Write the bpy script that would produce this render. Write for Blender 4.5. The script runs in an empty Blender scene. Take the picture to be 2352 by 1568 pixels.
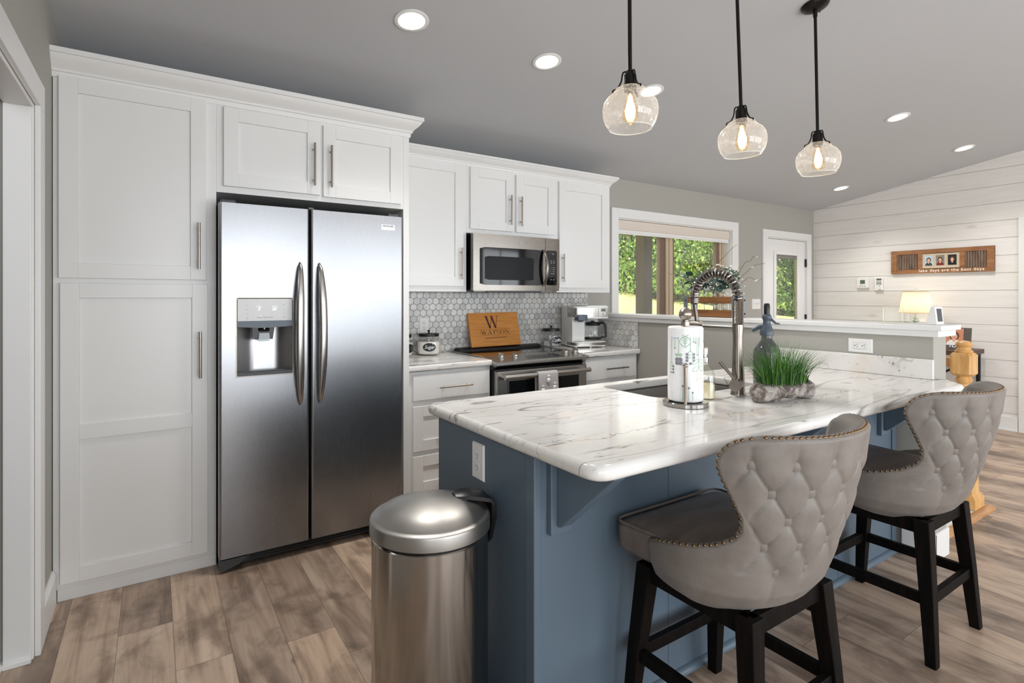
import bpy, bmesh, math, random
from math import sin, cos, pi, radians, atan2, sqrt
from mathutils import Vector, Matrix

# ------------------------------------------------------------------ camera, world, sun, added area lamps, exposure
S = bpy.context.scene
COL = S.collection
cam_d = bpy.data.cameras.new('camera'); cam = bpy.data.objects.new('camera', cam_d); COL.objects.link(cam)
cam.location = (-0.278, -3.718, 1.329)
cam.rotation_euler = (radians(90), 0, -0.583)
cam_d.sensor_width = 36.0
cam_d.lens = 1249.0 / 2352.0 * 36.0
cam_d.shift_y = -(784 - 682.2) / 2352.0
cam_d.clip_start = 0.02
S.camera = cam

S.view_settings.view_transform = 'Standard'
S.view_settings.look = 'None'
S.view_settings.gamma = 1.0
S.view_settings.use_curve_mapping = False
S.view_settings.exposure = 0.13
S.cycles.use_denoising = True
S.cycles.max_bounces = 10
S.cycles.diffuse_bounces = 5
S.cycles.glossy_bounces = 5
S.cycles.transparent_max_bounces = 16
S.cycles.sample_clamp_indirect = 6.0
S.cycles.caustics_reflective = False
S.cycles.caustics_refractive = False

w = bpy.data.worlds.new('sky'); S.world = w; w.use_nodes = True
bg = w.node_tree.nodes['Background']
bg.inputs[0].default_value = (0.78, 0.89, 1.0, 1); bg.inputs[1].default_value = 1.1

def lamp(name, kind, loc, rot, energy, color=(1, 1, 1), **kw):
    d = bpy.data.lights.new(name, kind); d.energy = energy; d.color = color
    for k, v in kw.items(): setattr(d, k, v)
    o = bpy.data.objects.new(name, d); o.location = loc; o.rotation_euler = rot; COL.objects.link(o)
    return o
lamp('sun', 'SUN', (0, 0, 9), (radians(38), 0, radians(-20)), 7.0, (1, 0.95, 0.86), angle=0.02)
# area lamps added for daylight in assumed, unseen windows behind the camera
for nm, x, e in (('assumed_window_lamp_left', .9, 74), ('assumed_window_lamp_mid', 3.25, 56), ('assumed_window_lamp_right', 5.5, 62)):
    lamp(nm, 'AREA', (x, -7.27, 1.3), (radians(90), 0, 0), e, (0.94, 0.975, 1.0), shape='RECTANGLE', size=2.0, size_y=2.1)
lamp('added_side_fill', 'AREA', (-.74, -5.2, 1.35), (radians(90), 0, radians(-90)), 42, (0.96, 0.98, 1.0), shape='RECTANGLE', size=2.2, size_y=1.9)  # fill lamp added at an invented, unseen opening in the left wall
# area lamp added outside the kitchen window to give the counter a bright reflection
lamp('added_kitchen_window_lamp', 'AREA', (4.23, 0.16, 1.5), (radians(-90), 0, 0), 6, (1.0, 0.99, 0.93), shape='RECTANGLE', size=1.6, size_y=0.85)
lamp('added_side_room_lamp', 'AREA', (-1.35, -1.9, 2.2), (0, radians(-35), 0), 5, (0.96, 0.98, 1.0), shape='RECTANGLE', size=0.5, size_y=0.9)  # fill lamp added inside the side room beyond the left opening

# ------------------------------------------------------------------ node helpers and materials
def node(nt, kind, **kw):
    n = nt.nodes.new(kind)
    for k, v in kw.items():
        if k.startswith('_'): setattr(n, k[1:], v); continue
    for k, v in kw.items():
        if k.startswith('_'): continue
        key = int(k[1:]) if k[0] == 'i' and k[1:].isdigit() else k.replace('__', ' ')
        s = n.inputs[key]
        if isinstance(v, bpy.types.NodeSocket): nt.links.new(v, s)
        else:
            try: s.default_value = v
            except Exception: s.default_value = (*v, 1)
    return n
def c4(c): return (c[0], c[1], c[2], 1.0)
def lin(r, g, b):
    f = lambda u: (u / 255 / 12.92) if u <= 10 else ((u / 255 + .055) / 1.055) ** 2.4
    return (f(r), f(g), f(b))
def principled(name, color=(.8, .8, .8), rough=.5, metal=0.0, **kw):
    m = bpy.data.materials.new(name); m.use_nodes = True
    b = m.node_tree.nodes['Principled BSDF']
    b.inputs['Base Color'].default_value = c4(color)
    b.inputs['Roughness'].default_value = rough; b.inputs['Metallic'].default_value = metal
    for k, v in kw.items():
        b.inputs[k.replace('__', ' ')].default_value = v
    m['b'] = 1
    return m
def tree(m): return m.node_tree, m.node_tree.nodes['Principled BSDF']
def M_(nt, op, a, b=None, c=None, clamp=False):
    n = nt.nodes.new('ShaderNodeMath'); n.operation = op; n.use_clamp = clamp
    for i, v in enumerate((a, b, c)):
        if v is None: continue
        if isinstance(v, bpy.types.NodeSocket): nt.links.new(v, n.inputs[i])
        else: n.inputs[i].default_value = v
    return n.outputs[0]
def ramp(nt, fac, stops, interp='LINEAR'):
    n = nt.nodes.new('ShaderNodeValToRGB'); n.color_ramp.interpolation = interp
    e = n.color_ramp.elements
    while len(e) < len(stops): e.new(0.5)
    for k, (p, c) in enumerate(stops):
        e[k].position = p; e[k].color = c4(c) if not isinstance(c, (int, float)) else (c, c, c, 1)
    nt.links.new(fac, n.inputs[0]); return n.outputs[0]
def mix(nt, fac, a, b, blend='MIX'):
    n = nt.nodes.new('ShaderNodeMix'); n.data_type = 'RGBA'; n.blend_type = blend
    for i, v in ((0, fac), (6, a), (7, b)):
        if isinstance(v, bpy.types.NodeSocket): nt.links.new(v, n.inputs[i])
        elif i == 0: n.inputs[0].default_value = v
        else: n.inputs[i].default_value = c4(v)
    return n.outputs[2]
def coords(nt, scale=(1, 1, 1), rot=(0, 0, 0), loc=(0, 0, 0), kind='Object'):
    t = nt.nodes.new('ShaderNodeTexCoord')
    mp = nt.nodes.new('ShaderNodeMapping')
    nt.links.new(t.outputs[kind], mp.inputs[0])
    mp.inputs['Location'].default_value = loc; mp.inputs['Rotation'].default_value = rot; mp.inputs['Scale'].default_value = scale
    return mp.outputs[0]
def noise(nt, vec, scale=5, detail=3, rough=.5, dist=0):
    n = nt.nodes.new('ShaderNodeTexNoise'); nt.links.new(vec, n.inputs['Vector'])
    n.inputs['Scale'].default_value = scale; n.inputs['Detail'].default_value = detail
    n.inputs['Roughness'].default_value = rough; n.inputs['Distortion'].default_value = dist
    return n.outputs[0]
def bump(nt, b, height, strength=.2, dist=.01):
    n = nt.nodes.new('ShaderNodeBump'); n.inputs['Strength'].default_value = strength; n.inputs['Distance'].default_value = dist
    nt.links.new(height, n.inputs['Height']); nt.links.new(n.outputs[0], b.inputs['Normal'])

MT = {}
def painted(name, color, rough=.5, grain=.04):
    m = principled(name, color, rough); nt, b = tree(m)
    n = noise(nt, coords(nt), 60, 2)
    bump(nt, b, n, grain, .002)
    MT[name] = m; return m
painted('wall_paint', lin(172, 170, 163), .75)
painted('ceiling_paint', lin(192, 194, 197), .85)
painted('trim_white', lin(236, 236, 235), .38, .02)
painted('cabinet_white', lin(233, 233, 232), .36, .02)
painted('island_blue', lin(90, 106, 120), .42, .02)
painted('tan_vinyl', lin(196, 176, 150), .5, .02)
painted('brown_vinyl', lin(120, 98, 84), .5, .02)
MT['plate_white'] = principled('plate_white', lin(238, 238, 236), .3)
MT['black'] = principled('black', (.006, .006, .007), .35)
MT['black_gloss'] = principled('black_gloss', (.004, .004, .005), .06)
MT['black_gap'] = principled('black_gap', (.012, .015, .02), .6)
MT['dark_slot'] = principled('dark_slot', (.02, .02, .02), .7)
MT['dark_gray'] = principled('dark_gray', (.05, .055, .06), .4)
MT['blue_gray'] = principled('blue_gray', lin(74, 86, 98), .35)
MT['bronze'] = principled('bronze', (.012, .010, .009), .32, .6)
MT['glint'] = principled('glint', (.75, .75, .75), .12, 1.0)
MT['chrome'] = principled('chrome', (.72, .70, .68), .12, 1.0)
MT['nickel'] = principled('nickel', lin(168, 158, 148), .28, 1.0)
MT['nail_brass'] = principled('nail_brass', lin(136, 110, 82), .25, 1.0)
MT['warm_white'] = principled('warm_white', lin(240, 238, 232), .5)
MT['shade_cloth'] = principled('shade_cloth', lin(222, 212, 200), .9)
MT['text_gray'] = principled('text_gray', lin(120, 120, 122), .5)
MT['text_light'] = principled('text_light', lin(235, 240, 245), .5)
MT['text_burn'] = principled('text_burn', lin(84, 30, 14), .6)
MT['lcd'] = principled('lcd', lin(92, 104, 92), .25)
MT['galvanized'] = principled('galvanized', lin(150, 160, 168), .4, .7)
MT['rust_bolt'] = principled('rust_bolt', lin(92, 58, 42), .5, .6)
MT['liquid'] = principled('liquid', lin(232, 218, 180), .4)
MT['sugar'] = principled('sugar', lin(240, 238, 232), .9)
MT['flower'] = principled('flower', lin(245, 242, 232), .7)

def brushed(name, color, rough, sc, amt=.12):
    m = principled(name, color, rough, 1.0); nt, b = tree(m)
    n = noise(nt, coords(nt, sc), 1.0, 4, .6)
    r = M_(nt, 'MULTIPLY_ADD', n, amt, rough - amt / 2)
    nt.links.new(r, b.inputs['Roughness'])
    bump(nt, b, n, .012, .001)
    MT[name] = m; return m
brushed('steel', lin(150, 151, 154), .28, (900, 900, 14), .06)
brushed('steel_dark', lin(136, 131, 125), .28, (6, 700, 700))
brushed('steel_can', lin(166, 162, 157), .17, (60, 60, 900), .1)
brushed('faucet_steel', lin(150, 142, 134), .24, (40, 40, 400), .1)

def thin_glass(name, tint=(1, 1, 1), refl=.06, seeds=0.0, rough=.01):
    m = bpy.data.materials.new(name); m.use_nodes = True; nt = m.node_tree; nt.nodes.clear()
    out = nt.nodes.new('ShaderNodeOutputMaterial')
    tr = node(nt, 'ShaderNodeBsdfTransparent', Color=c4(tint))
    gl = node(nt, 'ShaderNodeBsdfGlossy', Color=(1, 1, 1, 1), Roughness=rough)
    lw = node(nt, 'ShaderNodeLayerWeight', Blend=.35)
    f = M_(nt, 'MULTIPLY_ADD', M_(nt, 'POWER', lw.outputs['Facing'], 2.5), .55, refl, True)
    s = node(nt, 'ShaderNodeMixShader', Fac=f); nt.links.new(tr.outputs[0], s.inputs[1]); nt.links.new(gl.outputs[0], s.inputs[2])
    res = s.outputs[0]
    if seeds:
        v = nt.nodes.new('ShaderNodeTexVoronoi'); nt.links.new(coords(nt), v.inputs['Vector']); v.inputs['Scale'].default_value = 230
        d = ramp(nt, v.outputs['Distance'], [(0, 1), (.22, .9), (.30, 0)])
        nn = noise(nt, coords(nt), 40, 2)
        d = M_(nt, 'MULTIPLY', d, ramp(nt, nn, [(.42, 0), (.56, seeds)]))
        haze = M_(nt, 'ADD', M_(nt, 'MULTIPLY', M_(nt, 'POWER', lw.outputs['Facing'], 3), .55), .19)
        d = M_(nt, 'ADD', d, haze, clamp=True)
        df = node(nt, 'ShaderNodeBsdfTranslucent', Color=(.90, .92, .97, 1))
        d2 = node(nt, 'ShaderNodeBsdfDiffuse', Color=(.90, .92, .97, 1))
        a = node(nt, 'ShaderNodeMixShader', Fac=.5); nt.links.new(df.outputs[0], a.inputs[1]); nt.links.new(d2.outputs[0], a.inputs[2])
        s2 = node(nt, 'ShaderNodeMixShader', Fac=d); nt.links.new(res, s2.inputs[1]); nt.links.new(a.outputs[0], s2.inputs[2]); res = s2.outputs[0]
    nt.links.new(res, out.inputs[0]); MT[name] = m; return m
thin_glass('window_glass', (.97, .985, .97), .05)
thin_glass('jar_glass', (.975, .98, .975), .06)
thin_glass('seeded_glass', (.985, .98, .975), .06, .9)
thin_glass('amber_glass', (1.0, .80, .48), .06)
thin_glass('smoke_glass', (.44, .48, .48), .05)
thin_glass('clear_glass', (.95, .97, .94), .10)
thin_glass('block_glass', (.96, .97, .95), .015)

def emit(name, color, strength):
    m = bpy.data.materials.new(name); m.use_nodes = True; nt = m.node_tree; nt.nodes.clear()
    o = nt.nodes.new('ShaderNodeOutputMaterial'); e = node(nt, 'ShaderNodeEmission', Color=c4(color), Strength=strength)
    nt.links.new(e.outputs[0], o.inputs[0]); MT[name] = m; return m
emit('can_light', (1.0, .93, .82), 9.0)
emit('filament', (1.0, .92, .78), 16.0)
emit('led', (.9, .97, 1.0), 1.6)

def shade_mat():
    m = bpy.data.materials.new('lamp_linen'); m.use_nodes = True; nt = m.node_tree; nt.nodes.clear()
    o = nt.nodes.new('ShaderNodeOutputMaterial')
    n = noise(nt, coords(nt, (60, 60, 400)), 1, 2)
    col = mix(nt, n, lin(240, 226, 198), lin(252, 242, 220))
    t = node(nt, 'ShaderNodeBsdfTranslucent', Color=col); d = node(nt, 'ShaderNodeBsdfDiffuse', Color=col)
    s = node(nt, 'ShaderNodeMixShader', Fac=.45); nt.links.new(t.outputs[0], s.inputs[1]); nt.links.new(d.outputs[0], s.inputs[2])
    nt.links.new(s.outputs[0], o.inputs[0]); MT['lamp_linen'] = m
shade_mat()

def floor_mat():
    m = principled('floor_planks', (.4, .33, .27), .42); nt, b = tree(m)
    t = nt.nodes.new('ShaderNodeTexCoord'); sp = nt.nodes.new('ShaderNodeSeparateXYZ'); nt.links.new(t.outputs['Object'], sp.inputs[0])
    W, L = .182, 1.25
    xr = M_(nt, 'DIVIDE', M_(nt, 'ADD', sp.outputs[0], 20.05), W)
    row = M_(nt, 'FLOOR', xr); fx = M_(nt, 'FRACT', xr)
    wn = nt.nodes.new('ShaderNodeTexWhiteNoise'); wn.noise_dimensions = '1D'; nt.links.new(row, wn.inputs['W'])
    yr = M_(nt, 'DIVIDE', M_(nt, 'ADD', M_(nt, 'ADD', sp.outputs[1], 30), M_(nt, 'MULTIPLY', wn.outputs[0], L * 3)), L)
    idx = M_(nt, 'FLOOR', yr); fy = M_(nt, 'FRACT', yr)
    cv = nt.nodes.new('ShaderNodeCombineXYZ'); nt.links.new(row, cv.inputs[0]); nt.links.new(idx, cv.inputs[1])
    wn2 = nt.nodes.new('ShaderNodeTexWhiteNoise'); wn2.noise_dimensions = '2D'; nt.links.new(cv.outputs[0], wn2.inputs['Vector'])
    sh = nt.nodes.new('ShaderNodeVectorMath'); sh.operation = 'MULTIPLY_ADD'
    nt.links.new(wn2.outputs['Color'], sh.inputs[0]); sh.inputs[1].default_value = (40, 40, 40); nt.links.new(t.outputs['Object'], sh.inputs[2])
    mp = nt.nodes.new('ShaderNodeMapping'); nt.links.new(sh.outputs[0], mp.inputs[0]); mp.inputs['Scale'].default_value = (26, 1.7, 1)
    g1 = noise(nt, mp.outputs[0], 1.0, 5, .62, .6)
    mp2 = nt.nodes.new('ShaderNodeMapping'); nt.links.new(sh.outputs[0], mp2.inputs[0]); mp2.inputs['Scale'].default_value = (7, 1.6, 1)
    g2 = noise(nt, mp2.outputs[0], 1.0, 3, .5, 1.0)
    mp3 = nt.nodes.new('ShaderNodeMapping'); nt.links.new(sh.outputs[0], mp3.inputs[0]); mp3.inputs['Scale'].default_value = (210, 9, 1)
    g3 = noise(nt, mp3.outputs[0], 1.0, 2, .5)
    base = ramp(nt, g1, [(.22, lin(138, 116, 99)), (.42, lin(184, 161, 141)), (.60, lin(205, 184, 164)), (.85, lin(225, 209, 193))])
    dark = ramp(nt, g2, [(.30, lin(128, 110, 98)), (.50, lin(255, 255, 255))])
    col = mix(nt, .8, base, dark, 'MULTIPLY')
    mp5 = nt.nodes.new('ShaderNodeMapping'); nt.links.new(sh.outputs[0], mp5.inputs[0]); mp5.inputs['Scale'].default_value = (5.5, 4.2, 1)
    blot = ramp(nt, noise(nt, mp5.outputs[0], 1.0, 4, .6, .4), [(.34, lin(142, 128, 118)), (.50, lin(255, 255, 255)), (.66, lin(255, 255, 255))])
    col = mix(nt, .7, col, blot, 'MULTIPLY')
    col = mix(nt, M_(nt, 'MULTIPLY', g3, .25), col, lin(218, 206, 192))
    tone = ramp(nt, wn2.outputs[0], [(0, lin(206, 199, 196)), (.5, lin(238, 233, 230)), (1, lin(255, 247, 240))])
    col = mix(nt, 1.0, col, tone, 'MULTIPLY')
    vk = nt.nodes.new('ShaderNodeTexVoronoi'); mp4 = nt.nodes.new('ShaderNodeMapping'); nt.links.new(sh.outputs[0], mp4.inputs[0]); mp4.inputs['Scale'].default_value = (5, 2.2, 1)
    nt.links.new(mp4.outputs[0], vk.inputs['Vector']); vk.inputs['Scale'].default_value = 1.0
    kd = M_(nt, 'ADD', vk.outputs['Distance'], M_(nt, 'MULTIPLY', g1, .10))
    kn = ramp(nt, kd, [(.07, 1), (.125, 0)])
    col = mix(nt, M_(nt, 'MULTIPLY', kn, .85), col, lin(70, 50, 40))
    ex = M_(nt, 'MINIMUM', M_(nt, 'MULTIPLY', fx, W), M_(nt, 'MULTIPLY', M_(nt, 'SUBTRACT', 1, fx), W))
    ey = M_(nt, 'MINIMUM', M_(nt, 'MULTIPLY', fy, L), M_(nt, 'MULTIPLY', M_(nt, 'SUBTRACT', 1, fy), L))
    gap = M_(nt, 'LESS_THAN', M_(nt, 'MINIMUM', ex, ey), .0011)
    col = mix(nt, M_(nt, 'MULTIPLY', gap, .65), col, lin(66, 52, 44))
    nt.links.new(col, b.inputs['Base Color'])
    nt.links.new(M_(nt, 'MULTIPLY_ADD', g1, .18, .33), b.inputs['Roughness'])
    bump(nt, b, M_(nt, 'SUBTRACT', M_(nt, 'MULTIPLY', g3, .3), gap), .25, .001)
    MT['floor_planks'] = m
floor_mat()

def marble(name='marble', R0=0):
    m = principled(name, (.8, .79, .77), .10); nt, b = tree(m)
    v = coords(nt, (1, 1, 1), (0, 0, radians(-16)))
    def band(sc, scale, w, dist=1.2, loc=(0, 0, 0), rot=-16, detail=5):
        vv = coords(nt, sc, (0, 0, radians(rot + R0)), loc)
        n = noise(nt, vv, scale, detail, .55, dist)
        return M_(nt, 'SUBTRACT', 1, M_(nt, 'DIVIDE', M_(nt, 'ABSOLUTE', M_(nt, 'SUBTRACT', n, .5)), w), clamp=True)
    patch = ramp(nt, noise(nt, coords(nt, (1.4, 3.2, 2.2), (0, 0, radians(-16 + R0)), (3, 1, 0)), 1.6, 3), [(.44, 0), (.60, 1)])
    patch2 = ramp(nt, noise(nt, coords(nt, (2.2, 5, 4), (0, 0, radians(-16 + R0)), (7, 4, 2)), 1.8, 2), [(.44, 0), (.58, 1)])
    fine = M_(nt, 'MULTIPLY', band((.8, 3.4, 2), 1.5, .012, .5, detail=3), patch)
    dash = M_(nt, 'MULTIPLY', ramp(nt, noise(nt, coords(nt, (3.2, 17, 13), (0, 0, radians(-14 + R0)), (5, 2, 8)), 2.0, 4, .62, .3), [(.595, 0), (.69, 1)]), patch2)
    long_ = M_(nt, 'MULTIPLY', band((.28, 1.35, .8), 1.1, .0042, .5, (1.7, .35, 0), -8, 3), .75)
    if R0 == 0:      # two long dark veins that run the length of the slab
        t_ = nt.nodes.new('ShaderNodeTexCoord'); s_ = nt.nodes.new('ShaderNodeSeparateXYZ'); nt.links.new(t_.outputs['Object'], s_.inputs[0])
        wob = noise(nt, coords(nt, (3, 3, 3)), 2.2, 4, .6)
        wid = noise(nt, coords(nt, (1, 1, 1), (0, 0, 0), (4, 4, 4)), 9, 2)
        for m_, c_, amp, wd in ((.028, -1.985, .10, .0042), (-.02, -2.50, .22, .0030), (.10, -1.86, .12, .0022)):
            v_ = M_(nt, 'SUBTRACT', s_.outputs[1], M_(nt, 'ADD', M_(nt, 'MULTIPLY_ADD', s_.outputs[0], m_, c_ - amp / 2), M_(nt, 'MULTIPLY', wob, amp)))
            ln = M_(nt, 'SUBTRACT', 1, M_(nt, 'DIVIDE', M_(nt, 'ABSOLUTE', v_), M_(nt, 'MULTIPLY', wid, wd * 2)), clamp=True)
            long_ = M_(nt, 'MAXIMUM', long_, M_(nt, 'MULTIPLY', ln, .8))
    blot = ramp(nt, noise(nt, coords(nt, (5, 9, 9), (0, 0, radians(-16 + R0)), (2, 9, 1)), 2.4, 4, .65), [(.66, 0), (.76, 1)])
    blot = M_(nt, 'MULTIPLY', blot, patch)
    cloud = noise(nt, v, 2.0, 4, .6)
    base = ramp(nt, cloud, [(.3, lin(220, 217, 213)), (.5, lin(232, 230, 227)), (.7, lin(240, 239, 238))])
    warm = ramp(nt, noise(nt, coords(nt, (1.6, 4, 3), (0, 0, radians(-16)), (9, 2, 5)), 1.7, 3), [(.60, 0), (.74, .38)])
    base = mix(nt, warm, base, lin(228, 208, 184))
    col = mix(nt, M_(nt, 'MULTIPLY', fine, .45), base, lin(120, 118, 116))
    col = mix(nt, M_(nt, 'MULTIPLY', dash, .85), col, lin(84, 80, 77))
    col = mix(nt, long_, col, lin(96, 92, 90))
    col = mix(nt, M_(nt, 'MULTIPLY', blot, .75), col, lin(92, 90, 90))
    nt.links.new(col, b.inputs['Base Color']); b.inputs['Specular IOR Level'].default_value = .55
    MT[name] = m
marble(); marble('marble_side', 90)

def hex_mat():
    m = principled('hex_marble', (.7, .7, .7), .25); nt, b = tree(m)
    g = nt.nodes.new('ShaderNodeNewGeometry')
    tone = ramp(nt, g.outputs['Random Per Island'], [(0, lin(188, 188, 188)), (.25, lin(204, 204, 202)), (.5, lin(216, 215, 212)), (.7, lin(226, 225, 222)), (.8, lin(214, 208, 202)), (1, lin(232, 231, 229))])
    sh = nt.nodes.new('ShaderNodeVectorMath'); sh.operation = 'ADD'
    t = nt.nodes.new('ShaderNodeTexCoord'); nt.links.new(t.outputs['Object'], sh.inputs[0])
    cx = nt.nodes.new('ShaderNodeCombineXYZ')
    for i in range(3): nt.links.new(M_(nt, 'MULTIPLY', g.outputs['Random Per Island'], 37.0 + 11 * i), cx.inputs[i])
    nt.links.new(cx.outputs[0], sh.inputs[1])
    n = noise(nt, sh.outputs[0], 28, 4, .6, 2.0)
    vein = ramp(nt, n, [(.30, lin(165, 166, 170)), (.48, lin(255, 255, 255))])
    col = mix(nt, .6, tone, vein, 'MULTIPLY')
    nt.links.new(col, b.inputs['Base Color']); MT['hex_marble'] = m
    MT['grout'] = principled('grout', lin(118, 118, 116), .9)
hex_mat()

def wood(name, dark, mid, light, scale=(1, 12, 12), rough=.5, sc=3.0, burn=0.0):
    m = principled(name, mid, rough); nt, b = tree(m)
    n = noise(nt, coords(nt, scale), sc, 5, .6, .8)
    col = ramp(nt, n, [(.25, dark), (.5, mid), (.75, light)])
    nt.links.new(col, b.inputs['Base Color']); bump(nt, b, n, .15, .002)
    MT[name] = m; return m
wood('oak', lin(196, 140, 78), lin(218, 168, 104), lin(232, 188, 128), (14, 14, 1.6), .4)
wood('oak_flat', lin(168, 116, 72), lin(192, 142, 96), lin(208, 162, 116), (2, 14, 14), .45)
wood('bamboo', lin(196, 118, 38), lin(220, 144, 56), lin(236, 168, 82), (3, 60, 60), .4, 1.6)
wood('bamboo_edge', lin(120, 74, 28), lin(150, 96, 42), lin(170, 112, 54), (3, 40, 40), .5, 1.6)
wood('crate_wood', lin(104, 68, 36), lin(134, 90, 50), lin(156, 110, 66), (30, 2.4, 30), .6, 1.6)
wood('sign_wood', lin(116, 74, 46), lin(152, 104, 68), lin(176, 128, 88), (20, 3, 20), .6, 1.5)
wood('louver_wood', lin(84, 66, 54), lin(122, 100, 84), lin(150, 126, 106), (20, 20, 4), .6, 2.0)
wood('dark_wood', lin(60, 42, 34), lin(84, 60, 48), lin(104, 76, 60), (30, 3, 30), .5, 1.4)
wood('gray_wood', lin(70, 64, 58), lin(92, 85, 78), lin(112, 104, 95), (30, 30, 4), .6, 1.4)
wood('ebony', (.002, .0018, .0016), (.004, .0033, .003), (.012, .006, .004), (40, 40, 3), .55, 1.2); MT['ebony'].node_tree.nodes['Principled BSDF'].inputs['Specular IOR Level'].default_value = .10
wood('bark', lin(70, 58, 48), lin(100, 86, 74), lin(128, 112, 98), (9, 9, 2), .9, 1.5)
wood('post_paint', lin(100, 84, 70), lin(116, 98, 82), lin(126, 108, 92), (2, 2, 1), .8, 1.0)

def shiplap():
    m = principled('shiplap', (.8, .8, .8), .5); nt, b = tree(m)
    n = noise(nt, coords(nt, (1, 1.2, 14)), 3, 4)
    base = ramp(nt, n, [(.3, lin(233, 229, 225)), (.7, lin(239, 236, 233))])
    vo = nt.nodes.new('ShaderNodeTexVoronoi'); nt.links.new(coords(nt, (1, 1.7, 4.2)), vo.inputs['Vector']); vo.inputs['Scale'].default_value = 1.0
    k = ramp(nt, M_(nt, 'ADD', vo.outputs['Distance'], M_(nt, 'MULTIPLY', n, .1)), [(.10, 1), (.15, 0)])
    col = mix(nt, M_(nt, 'MULTIPLY', k, .3), base, lin(196, 178, 150))
    nt.links.new(col, b.inputs['Base Color']); MT['shiplap'] = m
shiplap()

def leather():
    m = principled('leather', lin(150, 140, 131), .5); nt, b = tree(m)
    n = noise(nt, coords(nt), 9, 4, .6)
    f = noise(nt, coords(nt), 300, 2)
    col = ramp(nt, n, [(.3, lin(108, 101, 95)), (.55, lin(122, 115, 109)), (.75, lin(132, 126, 120))])
    col = mix(nt, M_(nt, 'MULTIPLY', f, .12), col, lin(160, 153, 146))
    nt.links.new(col, b.inputs['Base Color'])
    b.inputs['Sheen Weight'].default_value = .10; b.inputs['Sheen Roughness'].default_value = .4
    vo = nt.nodes.new('ShaderNodeTexVoronoi'); nt.links.new(coords(nt), vo.inputs['Vector']); vo.inputs['Scale'].default_value = 420
    bump(nt, b, vo.outputs['Distance'], .12, .0008)
    MT['leather'] = m
    m2 = principled('leather_shaded', lin(118, 108, 100), .42); nt, b = tree(m2)  # darker copy of the leather: the seat's lack of glare put into colour
    n = noise(nt, coords(nt, (1, 3, 1)), 7, 4, .6)
    nt.links.new(ramp(nt, n, [(.3, lin(94, 84, 78)), (.7, lin(116, 107, 100))]), b.inputs['Base Color'])
    MT['leather_shaded'] = m2
leather()

def speckled(name, stops, scale, rough=.9, detail=6, disp=.6):
    m = principled(name, stops[0][1], rough); nt, b = tree(m)
    n = noise(nt, coords(nt), scale, detail, .7, .6)
    nt.links.new(ramp(nt, n, stops), b.inputs['Base Color']); bump(nt, b, n, disp, .01)
    MT[name] = m
speckled('stone_log', [(.34, lin(52, 45, 40)), (.46, lin(112, 103, 96)), (.56, lin(168, 160, 154)), (.72, lin(205, 200, 196))], 22, .9, 8, .6)
speckled('lawn', [(.3, lin(170, 172, 92)), (.5, lin(206, 200, 130)), (.7, lin(226, 214, 160))], 3.0, .95, 8, .4)
speckled('paper', [(.3, lin(246, 246, 247)), (.7, lin(250, 250, 250))], 60, .9, 2, .25)
speckled('towel_cloth', [(.3, lin(176, 172, 172)), (.7, lin(190, 186, 186))], 200, .95, 2, .4)
speckled('linen_white', [(.3, lin(232, 232, 238)), (.7, lin(240, 240, 244))], 200, .95, 2, .3)

def leafy(name, stops, scale=2.0, trans=.35):
    m = bpy.data.materials.new(name); m.use_nodes = True; nt = m.node_tree; nt.nodes.clear()
    o = nt.nodes.new('ShaderNodeOutputMaterial'); g = nt.nodes.new('ShaderNodeNewGeometry')
    col = ramp(nt, g.outputs['Random Per Island'], stops)
    d = node(nt, 'ShaderNodeBsdfPrincipled', Roughness=.5); nt.links.new(col, d.inputs['Base Color'])
    t = node(nt, 'ShaderNodeBsdfTranslucent'); nt.links.new(col, t.inputs['Color'])
    s = node(nt, 'ShaderNodeMixShader', Fac=trans); nt.links.new(d.outputs[0], s.inputs[1]); nt.links.new(t.outputs[0], s.inputs[2])
    nt.links.new(s.outputs[0], o.inputs[0]); MT[name] = m
leafy('tree_leaf', [(0, lin(70, 104, 40)), (.4, lin(120, 160, 66)), (.75, lin(168, 198, 98)), (1, lin(214, 226, 140))])
leafy('tree_leaf_dark', [(0, lin(38, 66, 26)), (.5, lin(70, 106, 46)), (1, lin(122, 158, 78))])
leafy('eucalyptus', [(0, lin(62, 90, 80)), (.5, lin(104, 132, 122)), (1, lin(160, 182, 172))], 2, .2)
leafy('grass_blade', [(0, lin(22, 58, 10)), (.5, lin(44, 98, 20)), (1, lin(100, 152, 48))], 2, .25)
MT['disp_gray'] = principled('disp_gray', lin(206, 206, 207), .3)
brushed('steel_recess', lin(176, 176, 178), .30, (200, 200, 6))
brushed('steel_light', lin(215, 215, 216), .4, (200, 200, 6))
MT['mw_screen'] = principled('mw_screen', (.014, .016, .018), .25, 0.0, Specular__IOR__Level=.08)
emit('led_dim', (.8, .9, 1.0), .55)
MT['sink_steel'] = principled('sink_steel', lin(150, 146, 142), .42, .5)
brushed('steel_lid', lin(160, 157, 153), .40, (6, 400, 400), .1)
for k, c in dict(print_green=(166, 200, 174), print_gray=(138, 138, 148), print_tan=(182, 158, 142), print_peach=(232, 208, 176), print_blue=(150, 190, 214)).items():
    MT[k] = principled(k, lin(*c), .9)
MT['twig'] = principled('twig', lin(112, 88, 66), .8)
MT['bottle_edge'] = principled('bottle_edge', lin(226, 224, 196), .2)
MT['mat_board'] = principled('mat_board', lin(202, 186, 164), .8)
MT['text_cream'] = principled('text_cream', lin(250, 240, 224), .6)
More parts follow.
